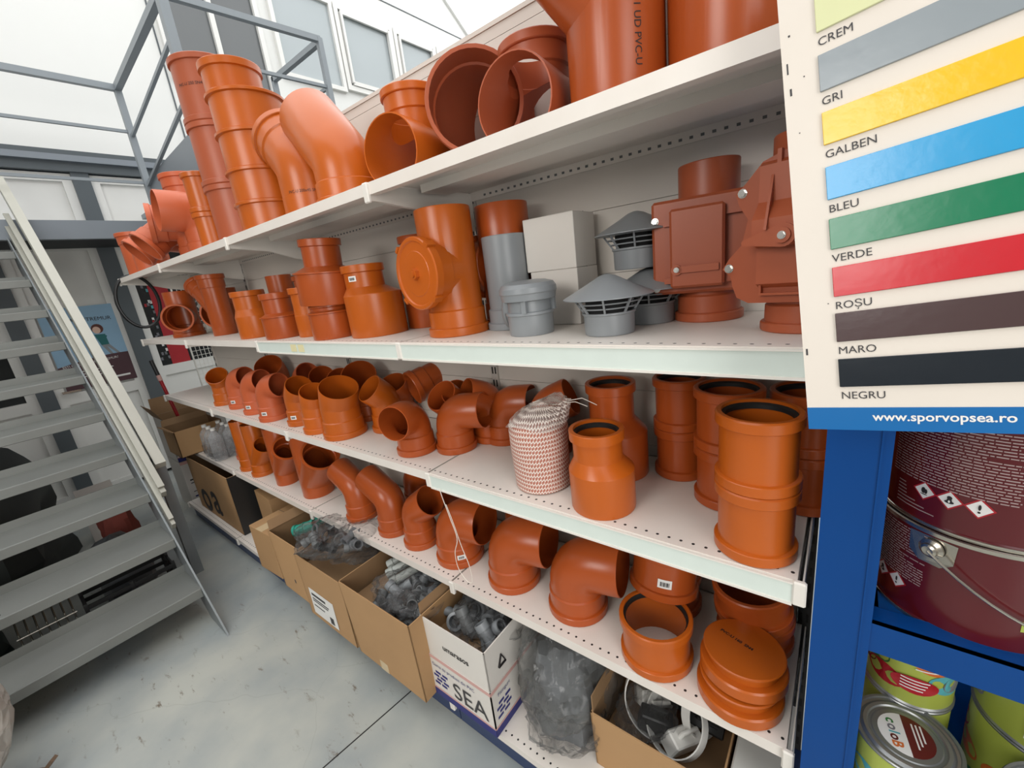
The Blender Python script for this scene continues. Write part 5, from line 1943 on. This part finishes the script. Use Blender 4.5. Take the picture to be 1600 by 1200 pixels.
def paint_pail(x, y, z, h, face, label, rad=.128, handle=True, ear_at=38):
    """maroon metal pail: face = world angle of the side with the small print"""
    o = thing('paint_pail', label, 'paint can', None, (x, y, z), (0, 0, R(face)), 'large maroon paint pails')
    st = [(0, rad - .003), (.001, rad + .001), (.006, rad + .002), (.008, rad), (h - .010, rad), (h - .008, rad + .002), (h - .003, rad + .003)]
    obj('pail_body', solid([((0, 0, s), (0, 0, 1), q) for s, q in st], M_CAN, 64), o)
    lid = [(h - .009, rad + .002), (h - .007, rad + .0045), (h - .001, rad + .0045), (h, rad + .002), (h - .002, rad - .004), (h - .010, rad - .008), (h - .010, .002)]
    mb = MB()
    mb.rings([ring_at((0, 0, s), (0, 0, 1), q, 64) for s, q in lid], M_TIN, cap1=True)
    obj('lid_ring', mb, o)
    mb = MB()
    mb.rings([ring_at((0, 0, s), (0, 0, 1), q, 64) for s, q in ((.0, rad), (.0, rad + .0035), (.005, rad + .0035), (.006, rad))], M_TIN)
    obj('base_chime', mb, o)
    # small print block: thin pale lines with ragged lengths
    random.seed(int(z * 100))
    pr_ = MB()
    zz = h * .90
    while zz > h * .36:
        a0 = -.62
        a1 = .62 - random.random() * (.35 if random.random() < .2 else .02)
        p = a0
        while p < a1:
            q = min(a1, p + random.uniform(.03, .11))
            sg = curved_patch(rad, p, q, zz, zz + .0017, M_TXTG, 2)
            pr_.add(sg.v, sg.f, M_TXTG)
            p = q + random.uniform(.008, .016)
        zz -= .0046
    for k in range(7):
        sg = curved_patch(rad, -.50, -.50 + random.uniform(.1, .5 if k > 3 else .14), h * .29 - .006 * k, h * .29 - .006 * k + .0016, M_TXTG, 3)
        pr_.add(sg.v, sg.f, M_TXTG)
    obj('small_print', pr_, o, smooth=False)
    for k in range(3):
        a = -.16 + .245 * k
        zc = h * .21 + .016
        s = .0165
        hz_ = MB()
        for ss, mm, of in ((s, M_CANR, .0006), (s * .82, M_STICK, .0009)):
            r = rad + of
            hz_.add([(r * math.cos(a + dx / rad), r * math.sin(a + dx / rad), zc + dz) for dx, dz in ((-ss, 0), (0, -ss), (ss, 0), (0, ss))], [(0, 1, 2, 3)], mm)
        if k == 2:
            bb = curved_blob(rad, a, zc + .002, .0016, .0045, M_INK, .0012)
            hz_.add(bb.v, bb.f, M_INK)
            bb = curved_blob(rad, a, zc - .0058, .0016, .0016, M_INK, .0012)
            hz_.add(bb.v, bb.f, M_INK)
        elif k == 1:
            for dx, dz, ra, rz in ((0, .004, .003, .003), (0, -.003, .0055, .0025), (0, -.0005, .003, .004)):
                bb = curved_blob(rad, a + dx / rad, zc + dz, ra, rz, M_INK, .0012)
                hz_.add(bb.v, bb.f, M_INK)
            bb = curved_blob(rad, a, zc - .002, .0012, .0022, M_STICK, .0015)
            hz_.add(bb.v, bb.f, M_STICK)
        else:
            for dx, dz, ra, rz in ((-.001, .001, .003, .005), (.0025, .0, .002, .004), (0, -.0055, .005, .0008)):
                bb = curved_blob(rad, a + dx / rad, zc + dz, ra, rz, M_INK, .0012)
                hz_.add(bb.v, bb.f, M_INK)
        obj('hazard_symbol', hz_, o, smooth=False)
    if handle:
        for ha in (R(ear_at), R(ear_at + 180)):
            ear = MB()
            P = [(.028, 0), (.026, -.034), (.012, -.046), (-.014, -.046), (-.028, -.034), (-.030, 0)]
            n_ = len(P)
            rr = rad + .0012
            vv = [(rr * math.cos(ha + dx / rad), rr * math.sin(ha + dx / rad), h - .012 + dz) for dx, dz in P] + \
                 [((rr + .0022) * math.cos(ha + dx / rad), (rr + .0022) * math.sin(ha + dx / rad), h - .012 + dz) for dx, dz in P]
            ear.add(vv, [tuple(range(n_ - 1, -1, -1)), tuple(range(n_, 2 * n_))] + [(i, (i + 1) % n_, n_ + (i + 1) % n_, n_ + i) for i in range(n_)], M_TIN)
            e = obj('handle_ear', ear, o, smooth=False)
            c0 = Vector((math.cos(ha), math.sin(ha), 0))
            bs = MB()
            P0 = c0 * (rad + .0025) + Vector((0, 0, h - .030))
            tdir = Vector((-math.sin(ha), math.cos(ha), 0))
            rr_ = []
            for q, s in ((.0155, 0), (.0155, .003), (.011, .006), (.010, .010), (.007, .012), (.0025, .0115)):
                rr_.append([P0 + c0 * s + tdir * (q * math.cos(2 * PI * j / 24)) + Vector((0, 0, q * math.sin(2 * PI * j / 24))) for j in range(24)])
            bs.rings(rr_, M_TIN, cap1=True)
            obj('boss', bs, e)
        arc = []
        for i in range(25):
            t = i / 24
            aa = R(ear_at) + t * PI * 1.0
            arc.append(Vector((math.cos(aa) * (rad + .014), math.sin(aa) * (rad + .014), h - .030 - math.sin(t * PI) * .105)))
        obj('wire_handle', MB().rod(arc, .0022, M_TIN, 8), o)
    return o


PX, PY = .232, .148
PH = .175
p1_ = paint_pail(PX, PY, .9585, PH, -160, 'lower maroon paint pail with a wire handle on the blue beam')
stk = obj('brand_patch', curved_patch(.128, R(84), R(98), .048, .066, M_CANY, 8), p1_)
p2_ = paint_pail(PX + .004, PY + .004, .9585 + PH + .0005, .19, -124, 'upper maroon paint pail with small print and three hazard diamonds', ear_at=74)
sb = obj('price_sticker', curved_patch(.128, R(48), R(64), .040, .088, M_STICK, 6), p2_)
sb2 = MB()
for k in range(8):
    g_ = curved_patch(.128, R(52 + k * 1.1), R(52.6 + k * 1.1), .052, .070, M_INK, 1, .0011)
    sb2.add(g_.v, g_.f, M_INK)
obj('barcode', sb2, sb, smooth=False)
paint_pail(.40, .40, .9585, PH, -120, 'maroon paint pail in the back row of the blue rack', handle=False)


def paint_can(x, y, z, rad, h, face, label, seed, photo=False, lid_print=False):
    o = thing('paint_can', label, 'paint can', None, (x, y, z), (0, 0, R(face)), 'lime green paint cans')
    st = [(0, rad - .001), (.003, rad), (h - .009, rad), (h - .006, rad - .001)]
    obj('can_body', solid([((0, 0, s), (0, 0, 1), q) for s, q in st], M_CANY, 56), o)
    mb = MB()
    lid = [(h - .004, rad - .001), (h - .003, rad + .002), (h, rad + .0025), (h + .002, rad + .001), (h + .0015, rad - .003), (h - .002, rad - .004), (h - .0035, rad - .008),
           (h - .0015, rad - .011), (h + .0005, rad - .013), (h - .0005, rad - .018), (h - .003, rad - .020), (h - .003, rad - .024), (h - .002, rad - .026), (h - .002, .001)]
    mb.rings([ring_at((0, 0, s), (0, 0, 1), q, 56) for s, q in lid], M_TING, cap1=True)
    obj('can_lid', mb, o)
    mb = MB()
    mb.rings([ring_at((0, 0, s), (0, 0, 1), q, 56) for s, q in ((0, rad), (0, rad + .002), (.003, rad + .0025), (.006, rad))], M_TING)
    obj('base_chime', mb, o)
    random.seed(seed)
    art = MB()
    ms = [M_CANG, M_CANO, M_CANB, M_CANGY, M_CANMR, M_CANG, M_CANR, M_CANO]
    for k in range(8):
        a = -1.3 + .37 * k
        g = curved_blob(rad, a, h * random.uniform(.2, .8), .034, .022, ms[(k + seed) % 8], .0004 + .00012 * k, tilt=random.uniform(-.4, .4))
        art.add(g.v, g.f, ms[(k + seed) % 8])
    obj('label_art', art, o, smooth=False)
    tx = MB()
    for k in range(6):
        g = curved_patch(rad, .12, .12 + random.uniform(.3, .6), h * .62 - k * .007, h * .62 - k * .007 + .0024, M_STICK, 4, .0018)
        tx.add(g.v, g.f, M_STICK)
    obj('label_text', tx, o, smooth=False)
    if photo:
        ph = MB()
        g = curved_patch(rad, .05, .75, h * .12, h * .60, M_STICK, 10, .002)
        ph.add(g.v, g.f, M_STICK)
        for a, z_, ra, rz, mm in ((.32, h * .48, .013, .016, M_HAIR), (.32, h * .45, .010, .013, M_SKIN), (.58, h * .49, .014, .016, M_HAIR), (.57, h * .455, .010, .013, M_SKIN),
                                  (.33, h * .24, .024, .02, M_STICK), (.57, h * .24, .022, .02, M_POSTER)):
            g = curved_blob(rad, a, z_, ra, rz, mm, .0024 if mm == M_HAIR else .0028)
            ph.add(g.v, g.f, mm)
        obj('label_photo', ph, o, smooth=False)
    if lid_print:
        lp = MB()
        rr = rad * .54
        half = [(rr * math.cos(R(a)), rr * math.sin(R(a))) for a in range(0, 181, 10)]
        lp.prism(half, h - .0019, h - .0012, M_CANMR)
        lp.prism([(-x_, -y_) for x_, y_ in half], h - .0019, h - .0012, M_STICK)
        lo_ = obj('lid_label', lp, o, smooth=False)
        for i_, (ch, mm) in enumerate((('C', M_CANG), ('O', M_CANR), ('L', M_CANB), ('O', M_CANO), ('R', M_CANMR))):
            pass
        for ch, mm, xx, yy in (('c', M_CANG, -.026, -.024), ('o', M_CANGY, -.014, -.024), ('l', M_CANB, -.001, -.024), ('o', M_CANMR, .005, -.024), ('B', M_CANO, .017, -.024)):
            t_ = obj('lid_text', text_mesh(ch, .022, mm, .0006), lo_, (xx, yy, h - .0008))
        ltb = MB()
        for q in range(3):
            ltb.box(-.026, .022 - .008 * q, .012 + .006 * q, .0145 + .006 * q, h - .0012, h - .0008, M_STICK)
        obj('lid_text', ltb, lo_, smooth=False)
    return o


paint_can(.172, .056, .490, .074, .205, -80, 'front paint can with a half white, half maroon round lid label', 1, lid_print=True)
paint_can(.182, .185, .490, .066, .205, -100, 'lower rear can behind the round lid label', 4)
paint_can(.182, .185, .6985, .066, .205, -98, 'upper rear can with a red oval panel under the blue beam', 4)
g = curved_blob(.066, .15, .055, .034, .019, M_CANR, .0032)
rp_ = obj('red_oval', g, bpy.data.objects['paint_can.002'], smooth=False)
tx = MB()
for k in range(4):
    q = curved_patch(.066, -.15, .45 - .04 * k, .066 - .007 * k, .0685 - .007 * k, M_STICK, 4, .0036)
    tx.add(q.v, q.f, M_STICK)
obj('oval_text', tx, rp_, smooth=False)
paint_can(.385, .215, .490, .104, .20, -120, 'lower can of the right rear pair', 6)
paint_can(.385, .215, .6935, .104, .20, -128, 'upper can of the right rear pair with a photo of a family on its label', 2, photo=True)
paint_can(.365, .030, .490, .081, .205, -80, 'front paint can at the right picture edge, plain grey lid', 3)

# colour chart board hung on the rack
SH = Vector((.991, -.042, .125)).normalized()
SV = Vector((.119, -.127, -.985))
SO = Vector((.004, -.160, 1.358))
sg_ = thing('colour_chart', 'white paint colour chart board with named stripes hanging at the right', 'sign', MB().box(0, .297, 0, .60, -.003, 0, M_SIGN), smooth=False)
sg_.matrix_world = frame(SO, SH, -SV)
obj('website_band', MB().box(0, .297, 0, .0278, 0, .0006, M_SIGNBLUE), sg_, smooth=False)
put_local(obj('website_text', text_mesh('www.sporvopsea.ro', .0136, M_STICK, .00025), None), sg_, frame((.0632, .0122, .001), (1, 0, 0), (0, 1, 0)))
bars = (('CREM', (226, 228, 178), .4598, .4975), ('GRI', (150, 158, 163), .3957, .4350), ('GALBEN', (244, 196, 28), .3369, .3726), ('BLEU', (42, 160, 216), .2752, .3120),
        ('VERDE', (0, 122, 82), .2180, .2530), ('ROȘU', (206, 34, 46), .1625, .1968), ('MARO', (78, 58, 58), .1085, .1427), ('NEGRU', (24, 32, 40), .0535, .0876))
for nm, rgb, y0, y1 in bars:
    mm = mat('paint_sample_' + str(y0), rgb, .22, var=.04, scale=20, spec=.6, bump=.05 if nm != 'GALBEN' else .12, bscale=60)
    s_ = obj('colour_stripe', MB().bevbox(.0345, .262, y0, y1, 0, .0028, .0005, mm), sg_, smooth=False)
    s_['label'] = 'painted sample stripe, ' + {'CREM': 'cream', 'GRI': 'grey', 'GALBEN': 'yellow', 'BLEU': 'light blue', 'VERDE': 'green', 'ROȘU': 'red', 'MARO': 'dark brown', 'NEGRU': 'black'}[nm]
    put_local(obj('stripe_caption', text_mesh(nm, .0124, M_INKG, 0), None), sg_, frame((.0350, y0 - .0148, .0008), (1, 0, 0), (0, 1, 0)))
sk = MB()
for k, (x, y, w, h) in enumerate(((.006, .405, .002, .008), (.0045, .43, .0015, .012), (.003, .095, .002, .008), (.02, .42, .0012, .0012), (.012, .36, .0012, .001), (.028, .155, .0012, .001), (.008, .47, .002, .002))):
    sk.box(x, x + w, y, y + h, 0, .0004, M_INKG)
obj('scuff_marks', sk, sg_, smooth=False)

# ---- things at the left edge near the camera
film_bag('bubble_wrap_bag', 'beige bubble wrap bundle cut off by the left picture edge', (-2.24, -1.335, .0), .19, .19, .33, 51, M_FILMB, .22, rot=(R(-14), 0, 0), group='wrapping by the stairs')
film_bag('plastic_bag', 'clear plastic bag on top of the bubble wrap by the stairs', (-2.24, -1.14, .60), .14, .14, .07, 57, M_FILM, .4, group='wrapping by the stairs')
sc = MB()
sc.bar((-2.33, -1.16, .008), (-2.20, -1.06, .02), .03, .012, M_RUST)
sc.bar((-2.20, -1.06, .02), (-2.16, -1.02, .075), .022, .012, M_RUST)
thing('bent_scrap', 'bent brown strip of scrap lying on the floor by the stairs', 'scrap', sc, smooth=False)
